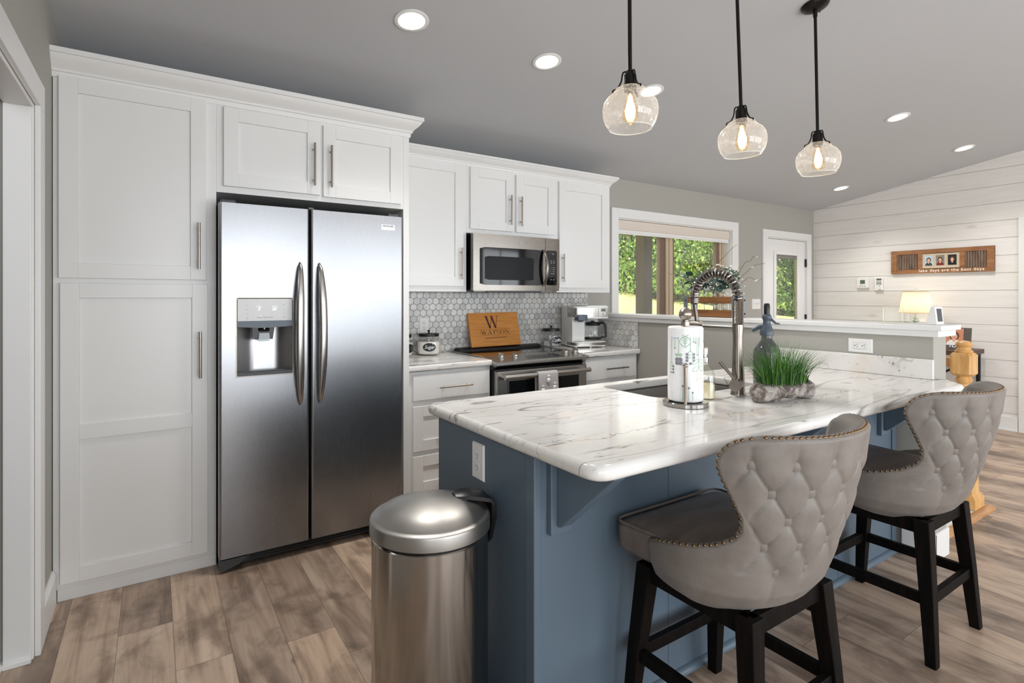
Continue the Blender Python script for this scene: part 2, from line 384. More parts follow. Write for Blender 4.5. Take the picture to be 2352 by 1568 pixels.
for k, c in dict(photo_sky=(186, 206, 220), photo_cap=(66, 52, 44), photo_slate=(64, 68, 72), photo_car=(140, 130, 122), photo_hair=(40, 28, 24), photo_maroon=(122, 40, 40), photo_dark=(34, 36, 34),
                 photo_brown=(98, 62, 42), photo_black=(22, 24, 30), photo_skin=(226, 176, 148), photo_white=(236, 232, 228), photo_peach=(206, 140, 112)).items():
    MT[k] = principled(k, lin(*c), .35)
MT['lamp_base'] = principled('lamp_base', lin(186, 202, 190), .15)
MT['lamp_trim'] = principled('lamp_trim', lin(214, 186, 140), .8)
emit('lamp_bulb', (1.0, .86, .68), 30.0)

def aniso(name, amount, rot=0.0):
    nt, b = tree(MT[name]); t = nt.nodes.new('ShaderNodeTangent'); t.direction_type = 'RADIAL'; t.axis = 'Z'
    nt.links.new(t.outputs[0], b.inputs['Tangent']); b.inputs['Anisotropic'].default_value = amount; b.inputs['Anisotropic Rotation'].default_value = rot
aniso('steel_can', .85, 0.25)
MT['blind_gray'] = principled('blind_gray', lin(132, 128, 124), .5)
brushed('steel_range', lin(186, 182, 176), .30, (6, 300, 300))
brushed('handle_steel', lin(178, 175, 172), .24, (200, 200, 6))

# ------------------------------------------------------------------ mesh helpers
class MB:
    def __init__(s): s.v = []; s.f = []; s.mi = []; s.m = 0
    def add(s, vs, fs, T=None):
        o = len(s.v)
        s.v += [tuple(T @ Vector(p)) if T else tuple(p) for p in vs]
        s.f += [tuple(i + o for i in f) for f in fs]; s.mi += [s.m] * len(fs); return s
    def box(s, x0, x1, y0, y1, z0, z1, T=None):
        return s.add([(x0, y0, z0), (x1, y0, z0), (x1, y1, z0), (x0, y1, z0), (x0, y0, z1), (x1, y0, z1), (x1, y1, z1), (x0, y1, z1)],
                     [(0, 3, 2, 1), (4, 5, 6, 7), (0, 1, 5, 4), (1, 2, 6, 5), (2, 3, 7, 6), (3, 0, 4, 7)], T)
    def cyl(s, p0, p1, r0, r1=None, n=20, T=None):
        return s.tube([p0, p1], [r0, r0 if r1 is None else r1], n, T)
    def tube(s, pts, r, n=8, T=None, closed=False, flat=None):
        pts = [Vector(p) for p in pts]; k = len(pts)
        rs = r if isinstance(r, (list, tuple)) else [r] * k
        vs = []; fs = []; up = None
        for i, p in enumerate(pts):
            a = pts[(i - 1) % k] if (closed or i > 0) else p
            b = pts[(i + 1) % k] if (closed or i < k - 1) else p
            t = (b - a).normalized() if (b - a).length > 1e-9 else Vector((0, 0, 1))
            if up is None:
                up = Vector((0, 0, 1)) if abs(t.z) < .95 else Vector((0, 1, 0))
            u = (up - t * up.dot(t)); u = u.normalized() if u.length > 1e-6 else t.orthogonal().normalized()
            w = t.cross(u); up = u
            for j in range(n):
                q = 2 * pi * (j + .5) / n
                vs.append(p + (u * cos(q) * (flat or 1) + w * sin(q)) * rs[i])
        for i in range(k if closed else k - 1):
            for j in range(n):
                a = i * n + j; b = i * n + (j + 1) % n; c = ((i + 1) % k) * n + (j + 1) % n; d = ((i + 1) % k) * n + j
                fs.append((a, b, c, d))
        if not closed:
            fs.append(tuple(range(n - 1, -1, -1))); fs.append(tuple((k - 1) * n + j for j in range(n)))
        return s.add(vs, fs, T)
    def lathe(s, prof, c=(0, 0, 0), n=32, T=None, cap=(False, False), wob=None):
        vs = []; fs = []
        for i, (r, z) in enumerate(prof):
            for j in range(n):
                q = 2 * pi * j / n; rr = r * (wob(q, z) if wob else 1)
                vs.append((c[0] + rr * cos(q), c[1] + rr * sin(q), c[2] + z))
        for i in range(len(prof) - 1):
            for j in range(n):
                fs.append((i * n + j, i * n + (j + 1) % n, (i + 1) * n + (j + 1) % n, (i + 1) * n + j))
        if cap[0]: fs.append(tuple(range(n - 1, -1, -1)))
        if cap[1]: fs.append(tuple((len(prof) - 1) * n + j for j in range(n)))
        return s.add(vs, fs, T)
    def prism(s, poly, ax, a0, a1, T=None):
        def P(u, v, a): return {'x': (a, u, v), 'y': (u, a, v), 'z': (u, v, a)}[ax]
        n = len(poly); vs = [P(u, v, a0) for u, v in poly] + [P(u, v, a1) for u, v in poly]
        fs = [tuple(range(n))[::-1], tuple(range(n, 2 * n))] + [(i, (i + 1) % n, n + (i + 1) % n, n + i) for i in range(n)]
        return s.add(vs, fs, T)
    def sphere(s, c, r, n=16, m=10, sc=(1, 1, 1), T=None):
        vs = [(c[0], c[1], c[2] - r * sc[2])]; fs = []
        for i in range(1, m):
            a = pi * i / m
            for j in range(n):
                q = 2 * pi * j / n
                vs.append((c[0] + r * sin(a) * cos(q) * sc[0], c[1] + r * sin(a) * sin(q) * sc[1], c[2] - r * cos(a) * sc[2]))
        vs.append((c[0], c[1], c[2] + r * sc[2]))
        for j in range(n): fs.append((0, 1 + (j + 1) % n, 1 + j)); fs.append((len(vs) - 1, len(vs) - 1 - n + j, len(vs) - 1 - n + (j + 1) % n))
        for i in range(m - 2):
            for j in range(n): a = 1 + i * n; fs.append((a + j, a + (j + 1) % n, a + n + (j + 1) % n, a + n + j))
        return s.add(vs, fs, T)
    def disc(s, c, r, n=20, T=None, ry=None):
        return s.add([(c[0] + r * cos(2 * pi * j / n), c[1] + (ry or r) * sin(2 * pi * j / n), c[2]) for j in range(n)], [tuple(range(n))], T)
    def text(s, txt, size, T, shear=0, extrude=0.0004, align='CENTER', spacing=1.0, bold=0):
        cu = bpy.data.curves.new('t', 'FONT'); cu.body = txt; cu.size = size; cu.align_x = align; cu.shear = shear
        cu.extrude = extrude; cu.space_character = spacing; cu.resolution_u = 3; cu.offset = bold
        o = bpy.data.objects.new('t', cu); COL.objects.link(o)
        dg = bpy.context.evaluated_depsgraph_get(); dg.update()
        me = bpy.data.meshes.new_from_object(o.evaluated_get(dg))
        s.add([v.co[:] for v in me.vertices], [tuple(p.vertices) for p in me.polygons], T)
        bpy.data.objects.remove(o); bpy.data.curves.remove(cu); bpy.data.meshes.remove(me); return s
    def ribbon(s, pts, w, T=None, closed=False):
        k = len(pts); vs = []; fs = []
        ws = w if isinstance(w, (list, tuple)) else [w] * k
        for i in range(k):
            a = pts[(i - 1) % k] if (closed or i) else pts[i]; b = pts[(i + 1) % k] if (closed or i < k - 1) else pts[i]
            dx, dy = b[0] - a[0], b[1] - a[1]; L = sqrt(dx * dx + dy * dy) or 1
            nx, ny = -dy / L * ws[i] / 2, dx / L * ws[i] / 2
            vs += [(pts[i][0] + nx, pts[i][1] + ny, 0), (pts[i][0] - nx, pts[i][1] - ny, 0)]
        for i in range(k if closed else k - 1):
            j = (i + 1) % k; fs.append((2 * i, 2 * i + 1, 2 * j + 1, 2 * j))
        return s.add(vs, fs, T)
    def build(s, name, mats, parent=None, world=True, smooth=35, bevel=0, seg=2, normals=True):
        off = Vector((0, 0, 0))
        if world and parent is not None:
            q = parent
            while q is not None: off += q.location; q = q.parent
        me = bpy.data.meshes.new(name)
        me.from_pydata([tuple(Vector(p) - off) for p in s.v], [], s.f)
        if not isinstance(mats, (list, tuple)): mats = [mats]
        for m in mats: me.materials.append(MT[m])
        for p, i in zip(me.polygons, s.mi): p.material_index = i
        if normals:
            bm = bmesh.new(); bm.from_mesh(me); bmesh.ops.recalc_face_normals(bm, faces=bm.faces); bm.to_mesh(me); bm.free()
        if smooth:
            me.polygons.foreach_set('use_smooth', [True] * len(me.polygons))
            me.set_sharp_from_angle(angle=radians(smooth))
        me.update()
        o = bpy.data.objects.new(name, me); COL.objects.link(o); o.parent = parent
        if bevel:
            b = o.modifiers.new('bevel', 'BEVEL'); b.width = bevel; b.segments = seg; b.limit_method = 'ANGLE'; b.angle_limit = radians(40)
            b.harden_normals = False
        return o
def box(*a): return MB().box(*a)

def tag(o, label, cat, group=None, kind=None):
    o['label'] = label; o['category'] = cat
    if group: o['group'] = group
    if kind: o['kind'] = kind
    return o
def thing(name, label, cat, loc=(0, 0, 0), group=None, rot=0):
    o = bpy.data.objects.new(name, None); o.empty_display_size = .1; o.location = loc; o.rotation_euler = (0, 0, rot); COL.objects.link(o)
    return tag(o, label, cat, group)
def struct(o): o['kind'] = 'structure'; return o
def copy_tree(o, parent=None):
    c = o.copy(); COL.objects.link(c)
    if parent: c.parent = parent
    for ch in [x for x in o.children]: copy_tree(ch, c)
    return c
def lerp(tab, z):
    if z <= tab[0][0]: return tab[0][1]
    for (a, u), (b, v) in zip(tab, tab[1:]):
        if z <= b: return u + (v - u) * (z - a) / (b - a)
    return tab[-1][1]
def smooth_path(pts, n=8):
    P = [Vector(p) for p in pts]; out = []
    for i in range(len(P) - 1):
        p0 = P[max(i - 1, 0)]; p1 = P[i]; p2 = P[i + 1]; p3 = P[min(i + 2, len(P) - 1)]
        for k in range(n):
            t = k / n
            out.append(.5 * ((2 * p1) + (p2 - p0) * t + (2 * p0 - 5 * p1 + 4 * p2 - p3) * t * t + (3 * p1 - p0 - 3 * p2 + p3) * t ** 3))
    return out + [P[-1]]
def rounded(poly, rad, n=8):
    """outline (counter-clockwise) with rounded corners; rad one number or one per corner"""
    out = []; k = len(poly)
    for i in range(k):
        r = rad[i] if isinstance(rad, (list, tuple)) else rad
        p = Vector(poly[i]); a = (Vector(poly[i - 1]) - p); b = (Vector(poly[(i + 1) % k]) - p)
        la, lb = a.length, b.length; a.normalize(); b.normalize()
        ang = a.angle(b); d = min(r / math.tan(ang / 2), la * .49, lb * .49)
        if r < 1e-6: out.append((p.x, p.y)); continue
        p0 = p + a * d; p1 = p + b * d
        for j in range(n + 1):
            t = j / n; q = p0 * (1 - t) ** 2 + p * 2 * t * (1 - t) + p1 * t * t
            out.append((q.x, q.y))
    return out
def offset(poly, d):
    k = len(poly); out = []
    for i in range(k):
        a = Vector(poly[i - 1]); b = Vector(poly[(i + 1) % k]); t = (b - a)
        t = t.normalized() if t.length > 1e-9 else Vector((1, 0)); n = Vector((t.y, -t.x))
        out.append((poly[i][0] - n.x * d, poly[i][1] - n.y * d))
    return out
def slab(poly, z0, z1, r, hole=None, hr=.012):
    """flat slab of a CCW outline with a bullnose edge and an optional hole"""
    mb = MB(); n = len(poly)
    def rings(pl, r, sign):
        prof = []
        for j in range(7):
            q = pi * j / 12; prof.append((r * (1 - cos(q)) if 0 else r * (1 - sin(pi / 2 * (1 - j / 6))) , 0))
        seq = []
        for j in range(6): a = pi / 2 * j / 5; seq.append((r * (1 - sin(a)), z0 + r * (1 - cos(a))))
        for j in range(6): a = pi / 2 * (1 - j / 5); seq.append((r * (1 - sin(a)), z1 - r * (1 - cos(a))))
        return seq
    seq = rings(poly, r, 1); vs = []; fs = []
    for d, z in seq:
        vs += [(x, y, z) for x, y in offset(poly, d)]
    for i in range(len(seq) - 1):
        for j in range(n): fs.append((i * n + j, i * n + (j + 1) % n, (i + 1) * n + (j + 1) % n, (i + 1) * n + j))
    mb.add(vs, fs)
    inner_top = offset(poly, seq[-1][0]); inner_bot = offset(poly, seq[0][0])
    hs = None
    if hole:
        seqh = rings(hole, hr, -1); vs = []; fs = []; hn = len(hole)
        for d, z in seqh: vs += [(x, y, z) for x, y in offset(hole, -d)]
        for i in range(len(seqh) - 1):
            for j in range(hn): fs.append((i * hn + j, i * hn + (j + 1) % hn, (i + 1) * hn + (j + 1) % hn, (i + 1) * hn + j))
        mb.add(vs, fs); hs = (offset(hole, -seqh[-1][0]), offset(hole, -seqh[0][0]))
    for k, (pl, z) in enumerate(((inner_top, z1), (inner_bot, z0))):
        bm = bmesh.new()
        def loop(q):
            v = [bm.verts.new((x, y, z)) for x, y in q]
            for i in range(len(v)): bm.edges.new((v[i], v[(i + 1) % len(v)]))
        loop(pl)
        if hs: loop(hs[k])
        bmesh.ops.triangle_fill(bm, use_beauty=True, use_dissolve=False, edges=bm.edges)
        bm.verts.index_update()
        mb.add([v.co[:] for v in bm.verts], [tuple(v.index for v in f.verts) for f in bm.faces]); bm.free()
    return mb
def rot_to(origin, xaxis, yaxis):
    x = Vector(xaxis).normalized(); y = Vector(yaxis).normalized(); z = x.cross(y)
    m = Matrix((x, y, z)).transposed().to_4x4(); m.translation = Vector(origin); return m
def FACE_Y(x, y, z): return rot_to((x, y, z), (1, 0, 0), (0, 0, 1))      # a surface that faces -y
def FACE_X(x, y, z): return rot_to((x, y, z), (0, -1, 0), (0, 0, 1))     # a surface that faces -x

# ------------------------------------------------------------------ the room
XL, XR, YB = -0.645, 6.84, -7.2          # left wall, shiplap wall, wall behind the camera
def ceil_z(y): return 2.44 - .162 * y if y > -3.6 else 2.44 + .162 * 3.6 - .162 * (-3.6 - y)
struct(box(-2.4, 7.2, -7.4, .15, -.12, 0).build('floor', 'floor_planks', smooth=0))
mb = MB()
for (ya, yb) in ((.15, -3.6), (-3.6, -7.35)):
    mb.prism([(ya, ceil_z(ya)), (yb, ceil_z(yb)), (yb, ceil_z(yb) + .12), (ya, ceil_z(ya) + .12)], 'x', -2.4, 7.0)
struct(mb.build('ceiling', 'ceiling_paint', smooth=0))
# back wall with the kitchen window (x 3.36..5.11, z .92..2.075) and the door (x 5.79..6.65)
mb = MB()
mb.box(-.8, 3.36, 0, .15, 0, 2.5).box(3.36, 5.11, 0, .15, 0, .92).box(3.36, 5.11, 0, .15, 2.075, 2.5).box(5.11, 5.785, 0, .15, 0, 2.5)
mb.box(5.785, 6.655, 0, .15, 2.045, 2.5).box(6.655, 6.99, 0, .15, 0, 2.5)
struct(mb.build('wall_back', 'wall_paint', smooth=0))
# left wall with the cased opening
mb = MB()
mb.box(XL - .12, XL, -1.07, 0, 0, 2.75).box(XL - .12, XL, -1.95, -1.07, 2.04, 3.0).box(XL - .12, XL, -4.0, -1.95, 0, 3.1)
mb.box(XL - .12, XL, -7.2, -6.4, 0, 3.1).box(XL - .12, XL, -6.4, -4.0, 0, .3).box(XL - .12, XL, -6.4, -4.0, 2.35, 3.1)  # unseen opening added here for the side fill lamp
struct(mb.build('wall_left', 'wall_paint', smooth=0))
mb = MB(); mb.box(-2.3, -2.2, -3.2, -.2, 0, 2.6).box(-2.2, XL - .12, -.3, -.2, 0, 2.6).box(-2.2, XL - .12, -3.2, -3.1, 0, 2.6).box(-2.3, XL - .12, -3.2, -.2, 2.5, 2.6)
struct(mb.build('wall_side_room', 'wall_paint', smooth=0))
# wall behind the camera, with assumed, unseen window openings for the area lamps
mb = MB()
mb.box(-.8, -.15, YB - .12, YB, 0, 3.0).box(1.95, 2.2, YB - .12, YB, 0, 3.0).box(4.3, 4.45, YB - .12, YB, 0, 3.0).box(6.55, 7, YB - .12, YB, 0, 3.0)
for a, b in ((-.15, 1.95), (2.2, 4.3), (4.45, 6.55)): mb.box(a, b, YB - .12, YB, 0, .22).box(a, b, YB - .12, YB, 2.38, 3.0)
struct(mb.build('wall_front', 'wall_paint', smooth=0))
def plain_window(name, x0, x1, z0, z1, y, mull):
    mb = MB(); w = .06
    mb.box(x0, x1, y - .04, y, z0, z0 + w).box(x0, x1, y - .04, y, z1 - w, z1).box(x0, x0 + w, y - .04, y, z0 + w, z1 - w).box(x1 - w, x1, y - .04, y, z0 + w, z1 - w)
    for m in mull: mb.box(m - .03, m + .03, y - .04, y, z0 + w, z1 - w)
    o = struct(mb.build(name, 'trim_white', smooth=0)); return o
plain_window('assumed_window_2', -.15, 1.95, .22, 2.38, YB - .02, (.9,))  # frames of the assumed windows, all out of view
plain_window('assumed_window_3', 2.2, 4.3, .22, 2.38, YB - .02, (3.25,))
plain_window('assumed_window_4', 4.45, 6.55, .22, 2.38, YB - .02, (5.5,))
# shiplap wall: real boards with open joints
mb = MB(); mb.box(XR + .012, XR + .12, -7.3, .15, 0, 3.1)
p = .1757; z = 1.575 - 9 * p
while z < 3.05:
    z0 = max(z + .0026, 0)
    if z + p > .02:
        y1, zt = 0, z + p - .0026
        if zt <= ceil_z(0) + .05: mb.box(XR, XR + .012, -2.0, 0, z0, zt)
        else:
            ya = -(z0 - 2.44) / .162 if z0 > 2.44 else 0
            mb.box(XR, XR + .012, -2.0 if ya < 2 else -3.6, min(0, ya), z0, zt)
        if zt > 2.12: mb.box(XR, XR + .012, -7.2, -2.0, z0, zt)
    z += p
mb.box(XR, XR + .012, -7.2, -2.9, .0, 2.12)
struct(mb.build('wall_right', 'shiplap', smooth=0))
# cased opening edge on the shiplap wall
mb = MB(); mb.box(XR - .02, XR, -2.09, -1.995, 0, 2.115).box(XR - .02, XR, -2.95, -2.09, 2.025, 2.115)
struct(mb.build('trim_5', 'trim_white', smooth=0, bevel=.003))
mb = MB(); mb.box(XR - .008, XR + .01, -2.9, -2.09, 0.005, 2.025)
struct(mb.build('door_3', 'trim_white', smooth=0, bevel=.003))
# half wall between kitchen and stair, with its end face and cap
struct(box(3.0, 3.16, -2.6, 0, 0, 1.128).build('wall_half', 'wall_paint', smooth=0))
mb = MB(); mb.box(2.972, 3.225, -2.645, -.0, 1.160, 1.187).box(2.984, 3.210, -2.628, -.0, 1.128, 1.160)
struct(mb.build('trim_1', 'trim_white', bevel=.004))
# baseboards
mb = MB(); mb.box(XL, XL + .016, -.975, -.66, 0, .125).prism([(XL, .125), (XL + .016, .125), (XL + .005, .145), (XL, .145)], 'y', -.975, -.66)
struct(mb.build('baseboard_left', 'trim_white', smooth=0))
mb = MB(); mb.box(XR - .016, XR, -1.99, 0, 0, .14).box(XR - .028, XR - .016, -1.99, 0, 0, .018)
struct(mb.build('baseboard_right', 'trim_white', smooth=0, bevel=.003))
mb = MB(); mb.box(2.984, 3.0, -2.616, -2.465, 0, .14).box(2.984, 3.16, -2.616, -2.6, 0, .14)
struct(mb.build('baseboard_half', 'trim_white', smooth=0, bevel=.004))
mb = MB(); mb.box(3.16, 5.67, -.016, 0, 0, .14)
struct(mb.build('baseboard_back', 'trim_white', smooth=0, bevel=.004))

# ------------------------------------------------------------------ left cased opening
mb = MB(); x0, x1 = XL, XL + .018
mb.box(x0, x1, -1.07, -.975, 0, 2.04).box(x0, x1, -2.05, -.975, 2.04, 2.135).box(x0, x1, -2.05, -1.95, 0, 2.04)
struct(mb.build('trim_2', 'trim_white', smooth=0, bevel=.003))
mb = MB()
mb.box(XL - .083, XL, -1.085, -1.07, 0, 2.04).box(XL - .083, XL, -1.95, -1.085, 2.025, 2.04).box(XL - .125, XL, -1.965, -1.95, 0, 2.04)
mb.box(XL - .083, XL - .004, -1.097, -1.085, 0, 2.025)
mb.box(XL - .083, XL - .004, -1.112, -1.097, 0, .018).box(XL - .12, XL - .083, -1.5, -1.07, 0, .018)
struct(mb.build('trim_3', 'trim_white', smooth=0, bevel=.003))

# ------------------------------------------------------------------ kitchen window
mb = MB()
mb.box(3.275, 3.36, -.018, 0, .84, 2.165).box(5.11, 5.215, -.018, 0, .84, 2.165).box(3.36, 5.11, -.018, 0, 2.075, 2.165).box(3.36, 5.11, -.018, 0, .84, .92)
mb.box(3.36, 3.37, 0, .1, .92, 2.075).box(5.10, 5.11, 0, .1, .92, 2.075).box(3.37, 5.10, 0, .1, 2.065, 2.075).box(3.3, 5.19, -.03, .1, .90, .93)
win = struct(mb.build('window_1', 'trim_white', smooth=0, bevel=.003))
mb = MB()
mb.m = 0; mb.box(3.37, 3.44, .09, .14, .93, 2.065).box(5.02, 5.10, .09, .14, .93, 2.065).box(4.13, 4.235, .085, .14, .93, 2.065).box(3.44, 5.02, .09, .14, .93, .99).box(3.44, 5.02, .09, .14, 2.0, 2.065)
mb.m = 1; mb.box(4.055, 4.13, .10, .145, .93, 2.065).box(4.235, 4.27, .10, .145, .93, 2.065).box(4.975, 5.02, .10, .145, .93, 2.065).box(4.17, 4.178, .083, .09, .95, 2.05).box(5.05, 5.058, .088, .092, .95, 2.05)
mb.build('window_frame', ['tan_vinyl', 'brown_vinyl'], win, smooth=0, bevel=.002)
box(3.44, 4.06, .118, .121, .99, 2.0).build('window_pane', 'window_glass', win, smooth=0)
box(4.26, 4.98, .118, .121, .99, 2.0).build('window_pane', 'window_glass', win, smooth=0)
sh = thing('roller_shade', 'cream roller shade rolled up at the top of the kitchen window', 'window shade', (4.235, .02, 2.06))
box(3.375, 5.095, .012, .06, 1.972, 2.062).build('valance', 'shade_cloth', sh, bevel=.004)
mb = MB(); mb.box(3.378, 5.092, .03, .034, 1.945, 1.975); mb.tube([(3.378, .032, 1.942), (5.092, .032, 1.942)], .011, 10)
mb.build('hem_bar', 'trim_white', sh)

# ------------------------------------------------------------------ glazed door beside the window
mb = MB()
mb.box(5.69, 5.785, -.02, 0, 0, 2.045).box(6.655, 6.755, -.02, 0, 0, 2.045).box(5.69, 6.755, -.02, 0, 2.045, 2.13)
mb.box(5.785, 5.797, 0, .15, 0, 2.045).box(6.645, 6.655, 0, .15, 0, 2.045).box(5.797, 6.645, 0, .15, 2.033, 2.045)
struct(mb.build('trim_4', 'trim_white', smooth=0, bevel=.003))
dr = MB()
dr.box(5.80, 5.955, .006, .05, .01, 2.028).box(6.475, 6.64, .006, .05, .01, 2.028).box(5.955, 6.475, .006, .05, 1.865, 2.028).box(5.955, 6.475, .006, .05, .01, .26)
door = struct(dr.build('door_1', 'trim_white', smooth=0, bevel=.003))
mb = MB()
for a in ((5.935, 5.985, .24, 1.885), (6.445, 6.495, .24, 1.885)): mb.box(a[0], a[1], -.008, .006, a[2], a[3])
mb.box(5.985, 6.445, -.008, .006, 1.845, 1.885).box(5.985, 6.445, -.008, .006, .24, .28)
mb.build('glass_frame', 'trim_white', door, smooth=0, bevel=.004)
box(5.955, 6.475, .024, .028, .26, 1.865).build('glass_pane', 'window_glass', door, smooth=0)
mb = MB(); mb.box(5.985, 6.445, .009, .022, 1.80, 1.845); mb.box(6.405, 6.412, .008, .012, .3, 1.845); mb.box(6.40, 6.418, .004, .012, 1.1, 1.16); mb.box(6.40, 6.418, .004, .012, 1.34, 1.39)
mb.build('blind_stack', 'blind_gray', door, smooth=0)
for z in (1.76, 1.06, .3):
    box(6.632, 6.654, -.012, .008, z - .05, z + .05).build('hinge', 'black', door, smooth=0, bevel=.002)

# ------------------------------------------------------------------ outside: porch, lawn and wood
struct(box(-1, 12, .15, 3.2, -.15, -.03).build('patio_slab', 'grout', smooth=0))
struct(box(-1, 12, .15, 3.3, 2.62, 2.75).build('porch_roof', 'trim_white', smooth=0))
def ground_z(x, y):
    if y < 3.2: return -.1
    return -.1 + (y - 3.2) * (.245 - .0125 * (x - 11)) if x < 24 else -.1 + (y - 3.2) * .0825
mb = MB(); nx, ny = 50, 40; vs = []; fs = []
for j in range(ny + 1):
    for i in range(nx + 1):
        x = -8 + 60 * i / nx; y = 3.2 + 34 * j / ny
        vs.append((x, y, ground_z(x, y) + .05 * sin(x * 1.3) * cos(y * .9)))
for j in range(ny):
    for i in range(nx): a = j * (nx + 1) + i; fs.append((a, a + 1, a + nx + 2, a + nx + 1))
mb.add(vs, fs); struct(mb.build('ground', 'lawn', smooth=60))
po = thing('porch_post', 'brown boxed porch post outside the kitchen window', 'post', (6.43, 2.5, -.03))
box(6.31, 6.50, 2.41, 2.60, -.03, 2.62).build('shaft', 'post_paint', po, bevel=.006)
box(6.29, 6.52, 2.39, 2.62, -.03, .16).build('base', 'post_paint', po, bevel=.006)
struct(box(-1, 12, 2.36, 2.64, 2.40, 2.62).build('trim_6', 'post_paint', smooth=0))
rnd = random.Random(5)
def tree_meshes(seed, h, rx, n, leaf, mat):
    r = random.Random(seed); fol = MB()
    clumps = []
    for i in range(60):
        a = r.uniform(0, 2 * pi); zz = r.uniform(.03, 1.0) ** 1.35
        rad = rx * sqrt(r.uniform(.15, 1)) * (1.0 - .55 * max(0, zz - .5) / .5)
        clumps.append((rad * cos(a), rad * sin(a), zz * h, r.uniform(.35, .8) * rx * .5))
    for i in range(n):
        c = clumps[r.randrange(len(clumps))]
        d = Vector((r.gauss(0, 1), r.gauss(0, 1), r.gauss(0, .8))).normalized() * c[3] * r.uniform(.35, 1.0)
        p = Vector(c[:3]) + d
        if p.z < .05: p.z = r.uniform(.05, .4)
        s = leaf * r.uniform(.6, 1.3)
        q = Matrix.Translation(p) @ Matrix.Rotation(r.uniform(0, 6.28), 4, 'Z') @ Matrix.Rotation(r.uniform(-1.5, 1.5), 4, 'X') @ Matrix.Rotation(r.uniform(-1.2, 1.2), 4, 'Y')
        fol.add([(0, -s, 0), (s * .55, 0, s * .12), (0, s, 0), (-s * .55, 0, s * .12)], [(0, 1, 2, 3)], q)
    tr = MB(); tr.tube([(0, 0, -.3), (.05, .02, h * .3), (-.04, .05, h * .62), (.02, 0, h * .92)], [.11, .09, .06, .03], 9)
    for i in range(9):
        a = r.uniform(0, 6.28); z = h * r.uniform(.15, .7); L = rx * r.uniform(.5, .95)
        tr.tube([(0, 0, z), (L * .5 * cos(a), L * .5 * sin(a), z + L * .25), (L * cos(a), L * sin(a), z + L * .6)], [.05, .03, .012], 6)
    return fol, tr
protos = []
for k, (h, rx, n, leaf, mat) in enumerate(((6.5, 2.3, 14000, .068, 'tree_leaf'), (7.5, 2.6, 12000, .085, 'tree_leaf_dark'), (5.0, 1.9, 11000, .064, 'tree_leaf'))):
    fol, tr = tree_meshes(31 + k, h, rx, n, leaf, mat)
    t = thing('woodland_tree', 'leafy green tree in the wood beyond the lawn outside', 'tree', (0, 0, 0), 'trees of the wood beyond the lawn')
    fol.build('foliage', mat, t, smooth=0, normals=False); tr.build('trunk', 'bark', t); protos.append(t)
spots = [(9.6, 12.6, 0), (12.6, 12.2, 2), (15.2, 11.6, 0), (18.0, 11.4, 2), (20.6, 11.0, 0), (23.4, 10.4, 1), (26.6, 10.0, 0),
         (11.0, 15.0, 1), (14.0, 14.8, 1), (17.0, 14.4, 1), (20.2, 14.0, 1), (24.0, 13.4, 0), (27.8, 13.0, 1), (30.6, 12.0, 1),
         (13.0, 18.6, 0), (17.6, 18.4, 1), (22.4, 17.6, 1), (28.0, 17.0, 1), (33.0, 15.6, 0), (16.4, 12.9, 1), (19.4, 12.4, 2)]
used = set()
for x, y, k in spots:
    t = protos[k] if k not in used else copy_tree(protos[k]); used.add(k)
    t.location = (x, y, ground_z(x, y) - .1); t.rotation_euler = (0, 0, rnd.uniform(0, 6.28)); s = rnd.uniform(.9, 1.15); t.scale = (s, s, s)

# ------------------------------------------------------------------ cabinets
def shaker(x0, x1, z0, z1, y, w=.066, mids=(), flat=False):
    """a door or drawer front whose face is at y (faces -y), 2 cm thick, with recessed panels"""
    mb = MB(); t = .02
    if flat: return mb.box(x0, x1, y, y + t, z0, z1)
    mb.box(x0, x0 + w, y, y + t, z0, z1).box(x1 - w, x1, y, y + t, z0, z1)
    zs = [z0] + [m for m in mids] + [z1]
    mb.box(x0 + w, x1 - w, y, y + t, z0, z0 + w).box(x0 + w, x1 - w, y, y + t, z1 - w, z1)
    for m in mids: mb.box(x0 + w, x1 - w, y, y + t, m - w / 2, m + w / 2)
    mb.box(x0 + w, x1 - w, y + .010, y + t, z0 + w, z1 - w)
    return mb
def pull(parent, x, z, L, y, vert=True):
    mb = MB(); h = L / 2
    a, b = ((x, y - .03, z - h), (x, y - .03, z + h)) if vert else ((x - h, y - .03, z), (x + h, y - .03, z))
    mb.cyl(a, b, .006, n=14)
    for s in (-1, 1):
        d = s * (h - .032)
        q = (x, y - .03, z + d) if vert else (x + d, y - .03, z)
        mb.cyl(q, (q[0], y + .0005, q[2]), .0045, n=10)
    return mb.build('handle', 'nickel', parent)
def door(root, x0, x1, z0, z1, y, name='door', mids=(), flat=False, pulls=(), w=.066):
    d = shaker(x0, x1, z0, z1, y, w, mids, flat).build(name, 'cabinet_white', root, smooth=0, bevel=.0015)
    for p in pulls: pull(d, *p)
    return d
YT, YU, YC = -.655, -.32, -.60
pan = thing('pantry_cabinet', 'tall white shaker pantry cabinet left of the refrigerator', 'cabinet', (-.33, -.33, 0))
mb = MB(); mb.box(XL + .0025, -.017, YT, -.003, .055, 2.30).box(XL + .017, -.017, YT + .002, -.003, 0, .055)
mb.build('body', 'cabinet_white', pan, smooth=0, bevel=.002)
door(pan, -.621, -.062, 1.413, 2.292, YT - .02, pulls=((-.095, 1.576, .224, YT - .02),))
door(pan, -.616, -.056, .080, 1.391, YT - .02, mids=(.736,), pulls=((-.089, 1.05, .224, YT - .02),))
fc = thing('over_fridge_cabinet', 'white two-door cabinet above the refrigerator, with a tall side panel down to the floor', 'cabinet', (.47, -.33, 1.85))
mb = MB(); mb.box(-.017, .965, YT, -.003, 1.852, 2.30); mb.build('body', 'cabinet_white', fc, smooth=0, bevel=.002)
door(fc, .014, .479, 1.884, 2.277, YT - .02, pulls=((.445, 2.042, .228, YT - .02),))
